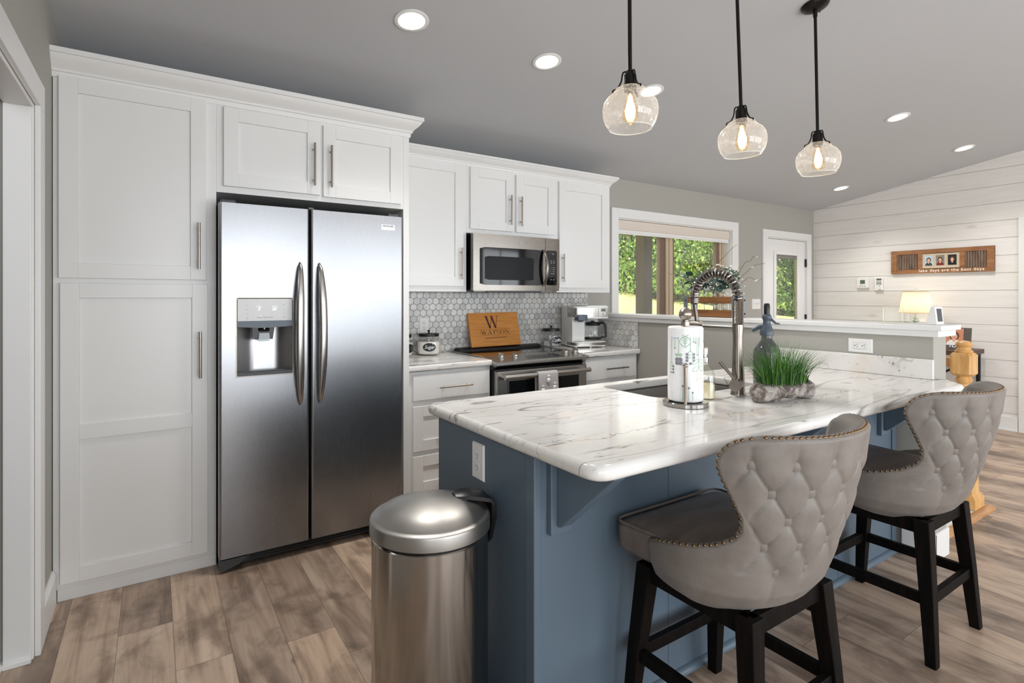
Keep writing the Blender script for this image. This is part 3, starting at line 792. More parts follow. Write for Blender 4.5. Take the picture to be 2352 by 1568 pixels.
door(fc, .497, .945, 1.878, 2.268, YT - .02, pulls=((.534, 2.042, .228, YT - .02),))
box(.9655, 1.003, YT, -.003, 0, 2.30).build('side_panel', 'cabinet_white', fc, smooth=0, bevel=.002)
def upper(name, label, x0, x1, z0):
    t = thing(name, label, 'cabinet', ((x0 + x1) / 2, -.16, z0))
    box(x0, x1, YU, -.003, z0, 2.28).build('body', 'cabinet_white', t, smooth=0, bevel=.002); return t
u1 = upper('upper_cabinet', 'white single-door upper cabinet between refrigerator and microwave', 1.003, 1.575, 1.367)
door(u1, 1.045, 1.543, 1.406, 2.263, YU - .02, pulls=((1.520, 1.563, .22, YU - .02),))
u2 = upper('upper_cabinet', 'short white two-door cabinet directly above the microwave', 1.575, 2.385, 1.785)
door(u2, 1.600, 1.966, 1.815, 2.255, YU - .02, pulls=((1.930, 1.972, .22, YU - .02),))
door(u2, 1.990, 2.355, 1.815, 2.245, YU - .02, pulls=((2.023, 1.970, .22, YU - .02),))
u3 = upper('upper_cabinet', 'white single-door upper cabinet right of the microwave beside the window', 2.385, 2.955, 1.367)
door(u3, 2.399, 2.918, 1.404, 2.245, YU - .02, pulls=((2.427, 1.56, .22, YU - .02),))
# crown mouldings
def crown(name, x0, x1, y, yback, z, h, p, left_wall):
    prof = [(0, 0), (.006, 0), (.008, .022), (.016, .026), (.017, .034), (.026, .046), (.042, .060), (.056, .078), (.060, .088), (.068, .090), (.068, .112), (0, .112)]
    prof = [(a * p / .068, b * h / .112) for a, b in prof]
    mb = MB(); vs = []; fs = []; n = len(prof)
    for d, dz in prof:
        vs += [(x0 if left_wall else x0, y - d, z + dz), (x1 + d, y - d, z + dz), (x1 + d, yback, z + dz)]
    for i in range(n - 1):
        for k in range(2): a = 3 * i + k; fs.append((a, a + 1, a + 4, a + 3))
    mb.add(vs, fs)
    mb.box(x0, x1, y, yback, z, z + h * .98)
    return struct(mb.build(name, 'cabinet_white', smooth=28))
crown('trim_7', XL, 1.003, YT, -.003, 2.285, .112, .068, True)
crown('trim_8', 1.003, 2.955, YU, -.003, 2.262, .078, .058, False)

bc = thing('base_cabinet', 'white three-drawer base cabinet between refrigerator and range', 'cabinet', (1.3, -.3, 0))
mb = MB(); mb.box(1.003, 1.602, YC, -.003, .10, .872).box(1.02, 1.602, YC + .06, -.003, 0, .10); mb.build('body', 'cabinet_white', bc, smooth=0, bevel=.002)
door(bc, 1.045, 1.585, .694, .851, YC - .02, 'drawer', flat=True, pulls=((1.33, .767, .232, YC - .02, False),))
door(bc, 1.045, 1.585, .382, .658, YC - .02, 'drawer', pulls=((1.33, .52, .232, YC - .02, False),))
door(bc, 1.045, 1.585, .125, .352, YC - .02, 'drawer', pulls=((1.33, .24, .232, YC - .02, False),))
bc2 = thing('base_cabinet', 'white base cabinet right of the range under the coffee maker', 'cabinet', (2.69, -.3, 0))
mb = MB(); mb.box(2.395, 2.985, YC, -.003, .10, .872).box(2.395, 2.985, YC + .06, -.003, 0, .10); mb.build('body', 'cabinet_white', bc2, smooth=0, bevel=.002)
door(bc2, 2.425, 2.958, .700, .858, YC - .02, 'drawer', flat=True, pulls=((2.73, .779, .232, YC - .02, False),))
door(bc2, 2.425, 2.688, .125, .672, YC - .02, pulls=((2.66, .55, .2, YC - .02),), w=.05)
door(bc2, 2.698, 2.958, .125, .672, YC - .02, pulls=((2.73, .55, .2, YC - .02),), w=.05)
# counters
tag(slab(rounded([(1.004, -.636), (1.603, -.636), (1.603, -.012), (1.004, -.012)], [.002, .012, .002, .002], 4), .874, .914, .012).build('countertop', 'marble'),
    'white marble counter between refrigerator and range', 'countertop')
tag(slab(rounded([(2.384, -.636), (2.996, -.636), (2.996, -.012), (2.384, -.012)], [.002, .012, .002, .002], 4), .874, .914, .012).build('countertop', 'marble'),
    'white marble counter under the coffee maker', 'countertop')
# hexagonal tile backsplash
def hex_tiles(mb, u0, u1, v0, v1, P, skip=()):
    a = .0505; R = a / sqrt(3) - .0015; row = a * sqrt(3) / 2; j = 0; v = v0 - .01
    hexa = [(R * sin(pi / 3 * k), R * cos(pi / 3 * k)) for k in range(6)]
    def clip(poly, ax, lim, keep_less):
        out = []
        for i in range(len(poly)):
            p, q = poly[i - 1], poly[i]
            ip = (p[ax] <= lim) == keep_less or p[ax] == lim; iq = (q[ax] <= lim) == keep_less or q[ax] == lim
            if ip != iq:
                t = (lim - p[ax]) / (q[ax] - p[ax]); out.append((p[0] + (q[0] - p[0]) * t, p[1] + (q[1] - p[1]) * t))
            if iq: out.append(q)
        return out
    while v < v1 + a:
        u = u0 - a + (a / 2 if j % 2 else 0)
        while u < u1 + a:
            poly = [(u + x, v + y) for x, y in hexa]
            for ax, lim, less in ((0, u1, True), (0, u0, False), (1, v1, True), (1, v0, False)):
                if poly: poly = clip(poly, ax, lim, less)
            if len(poly) > 2 and max(p[0] for p in poly) - min(p[0] for p in poly) > .002:
                cx = sum(p[0] for p in poly) / len(poly); cy = sum(p[1] for p in poly) / len(poly)
                top = [(cx + (x - cx) * .96, cy + (y - cy) * .96) for x, y in poly]; n = len(poly)
                vs = [P(x, y, .004) for x, y in poly] + [P(x, y, .0075) for x, y in poly] + [P(x, y, .0085) for x, y in top]
                fs = [tuple(range(2 * n, 3 * n))]
                for i in range(n):
                    k = (i + 1) % n; fs += [(i, k, n + k, n + i), (n + i, n + k, 2 * n + k, 2 * n + i)]
                mb.add(vs, fs)
            u += a
        v += row; j += 1
mb = MB(); mb.m = 1
mb.box(1.006, 2.985, -.005, -.0015, .9155, 1.3655).box(2.995, 2.9985, -.61, -.005, .9155, 1.1265)
mb.m = 0
hex_tiles(mb, 1.006, 2.982, .9155, 1.3655, lambda u, v, d: (u, -d, v))
hex_tiles(mb, -.608, -.010, .9155, 1.1265, lambda u, v, d: (3.0 - d, u, v))
tag(mb.build('tile_backsplash', ['hex_marble', 'grout'], smooth=0), 'gray and white hexagonal marble tile backsplash behind the range', 'backsplash')

# ------------------------------------------------------------------ wall plates
def outlet_face(mb, T, z):
    """one receptacle on a plate (local u right, v up, w out)"""
    mb.m = 0
    mb.add(*disc_poly(.0165, .0145, z, .0012), T)
    mb.m = 1
    for x in (-.0065, .0065): mb.add([(x - .0011, z - .001, .0018), (x + .0011, z - .001, .0018), (x + .0011, z + .008, .0018), (x - .0011, z + .008, .0018)], [(0, 1, 2, 3)], T)
    mb.add([(.0024 * cos(2 * pi * k / 10), z - .0075 + .0026 * sin(2 * pi * k / 10), .0018) for k in range(10)], [tuple(range(10))], T)
def disc_poly(rx, ry, z, w, n=20):
    vs = []
    for ww in (0, w):
        for k in range(n):
            a = 2 * pi * k / n; vs.append((max(-.0125, min(.0125, rx * cos(a))), z + ry * sin(a), ww + .0004))
    return vs, [tuple(range(n, 2 * n))] + [(i, (i + 1) % n, n + (i + 1) % n, n + i) for i in range(n)]
def wall_plate(name, label, T, w, h, kind='duplex', cat='outlet'):
    t = thing(name, label, cat, T.translation[:])
    mb = MB(); mb.add([(x * w / 2, y * h / 2, 0) for x, y in ((-1, -1), (1, -1), (1, 1), (-1, 1))] + [(x * (w / 2 - .004), y * (h / 2 - .004), .006) for x, y in ((-1, -1), (1, -1), (1, 1), (-1, 1))],
                      [(3, 2, 1, 0), (4, 5, 6, 7), (0, 1, 5, 4), (1, 2, 6, 5), (2, 3, 7, 6), (3, 0, 4, 7)], T)
    mb.build('plate', 'plate_white', t, smooth=0)
    F = T @ Matrix.Translation((0, 0, .006))
    if kind == 'duplex':
        for z in (.0195, -.0195):
            mb = MB(); outlet_face(mb, F, z); mb.build('receptacle', ['plate_white', 'dark_slot'], t, smooth=0)
    elif kind == 'decora_h':
        mb = MB(); mb.add([(x * .034, y * .0165, 0) for x, y in ((-1, -1), (1, -1), (1, 1), (-1, 1))] + [(x * .034, y * .0165, .002) for x, y in ((-1, -1), (1, -1), (1, 1), (-1, 1))],
                          [(4, 5, 6, 7), (0, 1, 5, 4), (1, 2, 6, 5), (2, 3, 7, 6), (3, 0, 4, 7)], F)
        mb.m = 1
        mb.ribbon([(-.034, -.0165), (.034, -.0165), (.034, .0165), (-.034, .0165)], .0008, F @ Matrix.Translation((0, 0, .0022)), True)
        G = F @ Matrix.Translation((0, 0, .0023))
        for cx in (-.019, .019):
            mb.add([(cx - .006 + .0032 * cos(2 * pi * k / 10), .0032 * sin(2 * pi * k / 10), 0) for k in range(10)], [tuple(range(10))], G)
            for y in (-.0065, .0065): mb.add([(cx + .001, y - .0012, 0), (cx + .010, y - .0012, 0), (cx + .010, y + .0012, 0), (cx + .001, y + .0012, 0)], [(0, 1, 2, 3)], G)
        mb.build('receptacle', ['plate_white', 'dark_slot'], t, smooth=0)
    elif kind == 'toggles':
        for cx in (-.046, 0, .046):
            mb = MB(); mb.m = 1; mb.ribbon([(cx - .006, -.012), (cx + .006, -.012), (cx + .006, .012), (cx - .006, .012)], .0012, F @ Matrix.Translation((0, 0, .0006)), True)
            mb.m = 0; mb.add([(cx - .004, .0, 0), (cx + .004, 0, 0), (cx + .004, .008, 0), (cx - .004, .008, 0), (cx - .003, .006, .010), (cx + .003, .006, .010), (cx + .003, .010, .010), (cx - .003, .010, .010)],
                             [(4, 5, 6, 7), (0, 1, 5, 4), (1, 2, 6, 5), (2, 3, 7, 6), (3, 0, 4, 7)], F)
            mb.build('toggle', ['plate_white', 'dark_slot'], t, smooth=0)
    return t
wall_plate('wall_outlet', 'white outlet on the hexagonal tile above the sugar jar', FACE_Y(1.39, -.0085, 1.12), .078, .118)
wall_plate('wall_outlet', 'white outlet on the hexagonal tile beside the coffee maker', FACE_Y(2.74, -.0085, 1.098), .078, .118)
wall_plate('wall_outlet', 'white outlet on the blue island end above the trash can', FACE_X(.639, -2.125, .776), .078, .122)
wall_plate('wall_outlet', 'white sideways outlet on the gray half wall above the marble', FACE_X(3.0, -2.262, 1.060), .125, .078, 'decora_h')
wall_plate('switch_plate', 'white three-gang light switch plate left of the glazed door', FACE_Y(5.575, 0, 1.248), .165, .118, 'toggles', 'light switch')

# ------------------------------------------------------------------ refrigerator
fr = thing('refrigerator', 'stainless side-by-side refrigerator with water dispenser', 'refrigerator', (.45, -.4, 0))
FY = -.78
mb = MB(); mb.box(-.008, .908, -.69, -.03, .06, 1.80).box(.0, .90, -.715, -.69, .07, 1.785); mb.build('body', 'black_gap', fr, smooth=0, bevel=.004)
mb = MB(); mb.box(.40, .43, -.75, -.66, 1.786, 1.80)
mb.build('hinge_cover', 'dark_gray', fr, smooth=0, bevel=.004)
for a, b in ((-.005, .06), (.84, .905)): box(a, b, -.74, -.66, 1.787, 1.805).build('hinge_cover', 'dark_gray', fr, smooth=0, bevel=.004)
def fdoor(name, x0, x1, hole=None):
    """door with softly rounded vertical edges (plan profile swept in z)"""
    r = .012; y1 = -.722
    A = [pi / 2 * k / 7 for k in range(8)]
    left = [(x0, y1)] + [(x0 + r - r * cos(a), FY + r - r * sin(a)) for a in A]; right = [(x1 - r + r * sin(a), FY + r - r * cos(a)) for a in A] + [(x1, y1)]; pl = left + right
    mb = MB()
    if not hole: mb.prism(pl, 'z', .070, 1.785)
    else:
        a, b, c, d = hole
        mb.prism(pl, 'z', .070, c).prism(pl, 'z', d, 1.785)
        mb.prism(left + [(a, FY), (a, y1)], 'z', c, d)
        mb.prism([(b, y1), (b, FY)] + right, 'z', c, d)
    return mb.build(name, 'steel', fr, smooth=0)
D0, D1, DZ0, DZ1 = .060, .316, .943, 1.325
fz = fdoor('freezer_door', -.016, .398, (D0, D1, DZ0, DZ1))
rf = fdoor('fridge_door', .408, .914)
def fhandle(parent, x, sgn):
    """bowed strap handle, wider in the middle, tips touching the door"""
    n = 30; vs = []; fs = []
    for i in range(n + 1):
        t = i / n; z = .775 + (1.508 - .775) * t
        e = sin(pi * t) ** .45 if 0 < t < 1 else 0
        wd = .005 + .0165 * min(1, sin(pi * t) ** .5 * 1.15) if 0 < t < 1 else .004
        yo = FY - .004 - .052 * e
        cx = x - sgn * .010 * (1 - 4 * (t - .5) ** 2)
        for u, d in ((-1, .008), (-.9, 0), (-.35, -.006), (.35, -.006), (.9, 0), (1, .008), (0, .014)):
            vs.append((cx + wd * u, yo + d, z))
    k = 7
    for i in range(n):
        for j in range(k): fs.append((i * k + j, i * k + (j + 1) % k, (i + 1) * k + (j + 1) % k, (i + 1) * k + j))
    fs += [tuple(range(k))[::-1], tuple(range(n * k, n * k + k))]
    return MB().add(vs, fs).build('handle', 'handle_steel', parent, smooth=50)
fhandle(fz, .352, 1); fhandle(rf, .448, -1)
# dispenser: frame, light display, drip recess, paddle
mb = MB(); mb.ribbon(rounded([(D0 - .003, DZ0 - .003), (D1 + .003, DZ0 - .003), (D1 + .003, DZ1 + .003), (D0 - .003, DZ1 + .003)], .012, 5), .006, FACE_Y(0, FY - .0015, 0), True)
mb.box(D0 - .005, D1 + .005, FY - .003, FY + .004, DZ0 - .006, DZ0)
mb.build('dispenser_frame', 'steel_dark', fz, smooth=0)
mb = MB(); mb.box(D0 + .003, D1 - .003, FY - .002, FY + .02, 1.212, DZ1 - .004)
mb.m = 1
T = FACE_Y(0, FY - .0026, 0)
for x, z, s in ((.105, 1.290, 1), (.105, 1.246, -1)): mb.ribbon([(x - .004, z - .003 * s), (x, z + .001 * s), (x + .004, z - .003 * s)], .0011, T)
mb.ribbon([(.096, 1.268), (.113, 1.268)], .0009, T)
for z, pl in ((1.290, 1), (1.268, 0), (1.246, 0)):
    mb.ribbon([(.270, z), (.277, z)], .0010, T)
    if pl: mb.ribbon([(.2735, z - .0035), (.2735, z + .0035)], .0010, T)
mb.ribbon([(.101, 1.222), (.109, 1.222), (.109, 1.229), (.101, 1.229)], .001, T, True)
mb.ribbon([(.2735 + .0035 * cos(a), 1.227 + .0035 * sin(a)) for a in [k * pi / 5 for k in range(10)]], .001, T, True)
for txt, x in (('Water', .160), ('Cubed', .186), ('Crush', .212)): mb.text(txt, .0085, T @ Matrix.Translation((x, 1.226, 0)), extrude=0)
mb.m = 2
mb.text('2', .020, T @ Matrix.Translation((.158, 1.263, 0)), .15, 0); mb.text('36', .020, T @ Matrix.Translation((.228, 1.263, 0)), .15, 0)
for x in (.1665, .2405): mb.ribbon([(x + .0015 * cos(a), 1.277 + .0015 * sin(a)) for a in [k * pi / 4 for k in range(8)]], .0007, T, True)
for x in (.155, .228): mb.ribbon([(x - .011, 1.283), (x + .013, 1.283)], .0009, T)
mb.disc((.166, 1.237, 0), .0014, 8, T)
mb.build('display_panel', ['plate_white' if 0 else 'disp_gray', 'text_gray', 'led'], fz, smooth=0)
mb = MB()
mb.prism([(D0, 1.212), (D1, 1.212), (D1, 1.184)] + [(D0 + (D1 - D0) * (1 - k / 8), 1.184 - .007 * sin(pi * k / 8)) for k in range(1, 8)] + [(D0, 1.184)], 'y', FY - .006, FY + .03)
mb.build('dispenser_visor', 'blue_gray', fz, smooth=0)
mb = MB(); vs = []; fs = []; n = 18
for z in (DZ0 + .012, 1.19):
    for i in range(n + 1):
        t = i / n; x = D0 + (D1 - D0) * t; d = .008 + .048 * min(1, sin(pi * t) * 1.35)
        vs.append((x, FY + d, z))
for i in range(n): fs.append((i, i + 1, n + 2 + i, n + 1 + i))
mb.add(vs, fs); mb.box(D0, D1, FY + .058, FY + .059, DZ0, 1.2)
mb.build('dispenser_recess', 'steel_recess', fz, smooth=40, normals=False)
mb = MB(); mb.prism([(D0, DZ0), (D1, DZ0), (D1, DZ0 + .016), (D0, DZ0 + .016)], 'y', FY + .002, FY + .055); mb.tube([(D0 + .03, FY + .006, DZ0 + .019), (D1 - .03, FY + .006, DZ0 + .019)], .003, 8)
mb.build('drip_tray', 'dark_gray', fz, smooth=0)
mb = MB(); mb.prism([(.132, 1.19), (.236, 1.19), (.226, 1.118), (.142, 1.118)], 'y', FY + .022, FY + .054); mb.lathe([(.026, 1.176), (.030, 1.168), (.026, 1.158), (.0, 1.156)], (.184, FY + .033, 0), 20)
mb.build('nozzle', 'black', fz, smooth=30)
mb = MB(); mb.prism([(.162, 1.150), (.208, 1.150), (.212, 1.108), (.158, 1.108)], 'y', FY + .014, FY + .018); mb.box(.181, .187, FY + .004, FY + .008, 1.166, 1.186)
mb.build('paddle', 'smoke_glass', fz, smooth=0)
mb = MB(); T = FACE_Y(.8245, FY - .0012, 1.7205); mb.box(.785, .864, FY - .001, FY + .002, 1.705, 1.737)
mb.m = 1; mb.text('FRIGIDAIRE', .0125, T @ Matrix.Translation((0, .003, 0)), 0, .0002, bold=.0004); mb.text('G A L L E R Y', .0065, T @ Matrix.Translation((0, -.0105, 0)), 0, .0002)
mb.ribbon([(-.038, -.0025), (.038, -.0025)], .0006, T); mb.ribbon([(-.0385, -.0145), (.0385, -.0145), (.0385, .0155), (-.0385, .0155)], .0008, T, True)
mb.build('badge', ['steel_light', 'black'], rf, smooth=0)
mb = MB(); mb.box(-.008, .905, -.735, -.68, .018, .062)
mb.prism([(-.012, .004), (.075, .03), (.11, .062), (-.012, .062)], 'y', -.775, -.70)
mb.m = 1
for z in (.030, .042, .054): mb.box(.12, .90, -.742, -.735, z - .003, z + .003)
mb.build('toe_grille', ['dark_gray', 'black'], fr, smooth=0, bevel=.002)
for x in (.03, .87): MB().cyl((x, -.66, 0), (x, -.66, .03), .02).build('foot', 'black', fr)

# ------------------------------------------------------------------ microwave
mw = thing('microwave_oven', 'stainless microwave mounted over the range', 'microwave', (1.96, -.2, 1.377))
X0, X1, Z0, Z1 = 1.583, 2.343, 1.377, 1.776
box(X0 + .012, X1 - .012, -.375, -.012, Z0, Z1).build('body', 'black', mw, smooth=0, bevel=.003)
def curved_front(x0, x1, z0, z1, xa, xb, bow=.018, y0=-.405):
    """front panel slice of one gently bowed front running xa..xb"""
    mb = MB(); n = 16; vs = []; fs = []
    for i in range(n + 1):
        x = x0 + (x1 - x0) * i / n; t = (x - xa) / (xb - xa); y = y0 - bow * sin(pi * min(max(t, 0), 1)) ** .6
        vs += [(x, -.372, z0), (x, y, z0), (x, y, z1), (x, -.372, z1)]
    for i in range(n):
        for k in range(4): a = 4 * i + k; b = 4 * i + (k + 1) % 4; fs.append((a, b, b + 4, a + 4))
    fs += [(0, 1, 2, 3), (4 * n + 3, 4 * n + 2, 4 * n + 1, 4 * n)]
    return mb.add(vs, fs)
XS = 2.203
md = curved_front(X0, XS - .002, Z0, Z1, X0, X1).build('door', 'steel_dark', mw, smooth=30)
def on_front(x): t = (x - X0) / (X1 - X0); return -.405 - .018 * sin(pi * min(max(t, 0), 1)) ** .6
def front_patch(x0, x1, z0, z1, d, r=.012):
    pl = rounded([(x0, z0), (x1, z0), (x1, z1), (x0, z1)], r, 5); mb = MB(); n = len(pl)
    vs = []; m = 14
    # strips so that the patch follows the bow
    xs = [x0 + (x1 - x0) * i / m for i in range(m + 1)]; fs = []
    for i, x in enumerate(xs):
        e = 0
        for s in (x - x0, x1 - x):
            if s < r: e = r - sqrt(max(0, r * r - (r - s) ** 2))
        y = on_front(x) - d; vs += [(x, y, z0 + e), (x, y, z1 - e), (x, y + d, z0 + e), (x, y + d, z1 - e)]
    for i in range(m): a = 4 * i; fs += [(a, a + 4, a + 5, a + 1), (a, a + 2, a + 6, a + 4), (a + 1, a + 5, a + 7, a + 3)]
    fs += [(0, 1, 3, 2), (4 * m, 4 * m + 2, 4 * m + 3, 4 * m + 1)]
    return mb.add(vs, fs)
front_patch(1.632, 2.178, 1.416, 1.682, .003, .01).build('door_glass', 'black_gloss', md, smooth=40)
front_patch(1.669, 2.087, 1.452, 1.620, .0036, .008).build('door_screen', 'mw_screen', md, smooth=40)
mb = MB(); pts = [(2.180 + .008 * sin(pi * t), on_front(2.18) - .004 - .044 * sin(pi * t) ** .7, 1.418 + .265 * t) for t in [k / 16 for k in range(17)]]
mb.tube(pts, [.013] * 17, 12, flat=.55); mb.build('handle', 'steel_dark', md)
mb = MB(); T = FACE_Y(1.974, on_front(1.974) - .002, 1.728)
mb.tube([Vector((1.974, on_front(1.974) - .002, 1.728)) + Vector((.0125 * cos(a), 0, .0125 * sin(a))) for a in [2 * pi * k / 28 for k in range(28)]], .0013, 6, closed=True)
mb.text('G', .016, T @ Matrix.Translation((-.0035, -.0045, 0)), .35, .0003); mb.text('E', .016, T @ Matrix.Translation((.0045, -.0065, 0)), .35, .0003)
mb.build('badge', 'glint', md, smooth=0)
cp = curved_front(XS + .002, X1, Z0, Z1, X0, X1).build('control_panel', 'steel_dark', mw, smooth=30)
mb = front_patch(2.212, 2.316, 1.420, 1.684, .003, .006); T = FACE_Y(0, on_front(2.27) - .0045, 0)
mb.m = 1
mb.text('12', .018, T @ Matrix.Translation((2.272, 1.652, 0)), .12, 0); mb.ribbon([(2.235, 1.668), (2.252, 1.668)], .0016, T); mb.disc((2.247, 1.656, 0), .0015, 8, T)
for r in range(2):
    for c in range(3): mb.ribbon([(2.232 + .026 * c - .007, 1.604 - .014 * r), (2.232 + .026 * c + .007, 1.604 - .014 * r)], .0030, T)
for r in range(4):
    for c in range(4):
        d = '123 456 789 000'.split()[r][c] if c < 3 else None
        x, z = 2.229 + .0175 * c, 1.551 - .0155 * r
        if d and not (r == 3 and c != 1): mb.text(d, .0085, T @ Matrix.Translation((x, z, 0)), 0, 0)
        else: mb.ribbon([(x - .006, z + .003), (x + .006, z + .003)], .003, T)
for c in range(3): mb.ribbon([(2.230 + .026 * c - .006, 1.462), (2.230 + .026 * c + .006, 1.462)], .004, T)
mb.m = 2; mb.disc((2.228, 1.484, 0), .003, 8, T)
mb.build('keypad', ['black_gloss', 'led_dim', 'text_burn'], cp, smooth=0)
mb = MB(); mb.box(X0 + .03, X1 - .03, -.36, -.06, Z0 - .006, Z0 + .002); mb.m = 1; mb.box(1.72, 2.2, -.37, -.33, Z0 - .014, Z0 - .004)
mb.build('vent_underside', ['steel_dark', 'black'], mw, smooth=0)

# ------------------------------------------------------------------ range
rg = thing('range', 'stainless slide-in electric range with black glass cooktop', 'range', (1.99, -.35, 0))
RX0, RX1 = 1.608, 2.379
box(RX0, RX1, -.64, -.02, .09, .905).build('body', 'black', rg, smooth=0)
mb = MB(); mb.box(RX0 - .012, RX1 + .012, -.505, -.10, .915, .9215); mb.build('cooktop', 'black_gloss', rg, smooth=0, bevel=.002)
for a in (RX0 - .012, RX1 + .004): box(a, a + .008, -.50, -.09, .9145, .924).build('edge_trim', 'steel_range', rg, smooth=0)
mb = MB(); mb.prism([(-.105, .915), (-.012, .915), (-.012, .938), (-.03, .945), (-.07, .945), (-.098, .932)], 'x', RX0 + .03, RX1 + .02); mb.build('rear_vent_trim', 'black', rg, smooth=30, bevel=.004)
mb = MB(); mb.prism([(-.50, .9228), (-.50, .912), (-.66, .872), (-.688, .872), (-.700, .880), (-.700, .895), (-.692, .900)], 'x', RX0 - .012, RX1 + .012); cpn = mb.build('control_panel', 'steel_range', rg, smooth=20)
sl = Vector((0, -.192, -.0228)).normalized(); PN = rot_to((0, -.596, .9114), (1, 0, 0), -sl)
mb = MB(); mb.add([(1.875, -.052, 0), (2.205, -.052, 0), (2.165, .040, 0), (1.915, .040, 0)], [(0, 1, 2, 3)], PN @ Matrix.Translation((0, 0, .001)))
mb.m = 1
for k in range(7): mb.ribbon([(1.91 + .032 * k, -.012), (1.928 + .032 * k, -.012)], .003, PN @ Matrix.Translation((0, 0, .0014)))
for k in range(6): mb.ribbon([(1.92 + .034 * k, .006), (1.93 + .034 * k, .006)], .002, PN @ Matrix.Translation((0, 0, .0014)))
mb.build('touch_panel', ['black_gloss', 'text_gray'], cpn, smooth=0)
for x in (1.700, 1.815, 2.262, 2.352):
    mb = MB(); mb.lathe([(.027, .0), (.027, .005), (.022, .007), (.0215, .020), (.020, .023), (0, .024)], (0, 0, 0), 24, PN @ Matrix.Translation((x, .012, 0)))
    mb.box(-.0055, .0055, -.021, .021, .018, .036, PN @ Matrix.Translation((x, .012, 0)) @ Matrix.Rotation(.35, 4, 'Z'))
    mb.build('knob', 'steel_range', cpn, smooth=35)
mb = MB(); mb.prism([(-.686, .874), (-.60, .905), (-.60, .845), (-.635, .842)], 'x', RX0 - .004, RX1 + .004); mb.build('front_recess', 'black_gloss', rg, smooth=0)
od = MB(); od.box(RX0, RX1, -.685, -.64, .225, .838); od = od.build('oven_door', 'steel_range', rg, smooth=0, bevel=.004)
mb = MB(); mb.box(RX0 + .085, RX1 - .075, -.688, -.68, .36, .775); mb.m = 1; mb.ribbon([(RX0 + .085, .36), (RX1 - .075, .36), (RX1 - .075, .775), (RX0 + .085, .775)], .012, FACE_Y(0, -.6895, 0), True); mb.build('door_window', ['black_gloss', 'steel_range'], od, smooth=0)
mb = MB(); mb.tube([(RX0 + .02, -.745, .806), (RX1 - .02, -.745, .806)], .0165, 18)
for x in (RX0 + .03, RX1 - .03): mb.cyl((x, -.745, .806), (x, -.684, .806), .012, n=14)
mb.build('handle', 'steel_range', od)
box(RX0, RX1, -.68, -.64, .095, .215).build('storage_drawer', 'steel_range', rg, smooth=0, bevel=.004)
# folded towel on the oven handle
tw = thing('kitchen_towel', 'gray towel with white pineapples hung on the oven handle', 'towel', (1.966, -.745, .5))
def drape(x0, x1, zf, zb, yc, zc, r, mb, wav=.004):
    prof = []
    for k in range(15): prof.append((yc - r - .0015 - .006 * sin(3 * k / 14), zf + (zc - zf) * k / 14))
    for k in range(1, 9): a = pi - pi * k / 9; prof.append((yc + (r + .0015) * cos(a), zc + (r + .0015) * sin(a)))
    for k in range(12): prof.append((yc + r + .0015, zc - (zc - zb) * k / 11))
    nx = 14; vs = []; fs = []
    for y, z in prof:
        for i in range(nx + 1):
            x = x0 + (x1 - x0) * i / nx; vs.append((x, y - (wav * sin(9 * i / nx + z * 8) * min(1, abs(z - zc) * 6) if y < yc else 0), z))
    for j in range(len(prof) - 1):
        for i in range(nx): a = j * (nx + 1) + i; fs.append((a, a + 1, a + nx + 2, a + nx + 1))
    return mb.add(vs, fs)
mb = drape(1.882, 2.050, .46, .52, -.745, .806, .019, MB())
mb.m = 1; T = FACE_Y(0, -.7755, 0)
for x, z in ((1.962, .765), (1.915, .700), (2.015, .712), (1.965, .640), (1.918, .570), (2.018, .590)):
    mb.disc((x, z, 0), .0155, 16, T, .019)
    for a in (-.7, -.35, 0, .35, .7): mb.ribbon([(x + .004 * sin(a), z + .018), (x + .016 * sin(a), z + .018 + .02 * cos(a))], [.005, .001], T)
ob = mb.build('cloth', ['towel_cloth', 'linen_white'], tw, smooth=60, normals=False)
m = ob.modifiers.new('thick', 'SOLIDIFY'); m.thickness = .003; m.offset = -1

# ------------------------------------------------------------------ island
isl = thing('island_cabinet', 'blue painted island base under the marble top', 'island', (1.8, -2.1, 0))
IX0, IY0, IY1 = .640, -2.448, -1.812
mb = MB(); mb.box(IX0, .66, -2.40, IY1, .0, .872).box(.655, 2.984, -2.44, -2.42, 0, .872)
mb.box(.66, 2.984, -1.793, -1.778, .09, .872).box(.70, 2.984, -1.85, -1.84, 0, .09).box(2.965, 2.984, -2.42, -1.793, 0, .872)
mb.box(.66, 2.965, -2.42, -1.793, .08, .10)
mb.build('body', 'island_blue', isl, smooth=0, bevel=.0015)
mb = MB(); mb.box(IX0 - .004, .662, IY0, -2.40, 0, .872); mb.build('corner_post', 'island_blue', isl, smooth=0, bevel=.004, seg=3)
for x in (.664, 1.215, 1.80, 2.38): box(x, x + .003, -2.4415, -2.438, .02, .872).build('panel_seam', 'island_blue', isl, smooth=0)
box(2.93, 2.98, -2.446, -2.438, .02, .872).build('panel_strip', 'island_blue', isl, smooth=0)
mb = MB(); q = [(-2.44, 0), (-2.44, .022)] + [(-2.44 - .020 * sin(a), .022 * cos(a)) for a in [pi / 2 * k / 6 for k in range(1, 7)]]
mb.prism(q, 'x', .665, 2.975); mb.build('base_trim', 'island_blue', isl, smooth=40)
def corbel(x):
    mb = MB(); mb.box(x - .041, x + .041, -2.462, -2.44, .632, .872)
    web = [(-2.462, .868), (-2.70, .868), (-2.70, .858), (-2.482, .662), (-2.470, .656), (-2.462, .660)]
    mb.prism(web, 'x', x - .020, x + .020); mb.box(x - .041, x + .041, -2.70, -2.44, .862, .872)
    return mb.build('corbel', 'island_blue', isl, smooth=0, bevel=.003, seg=2)
for x in (.728, 1.76, 2.815): corbel(x)
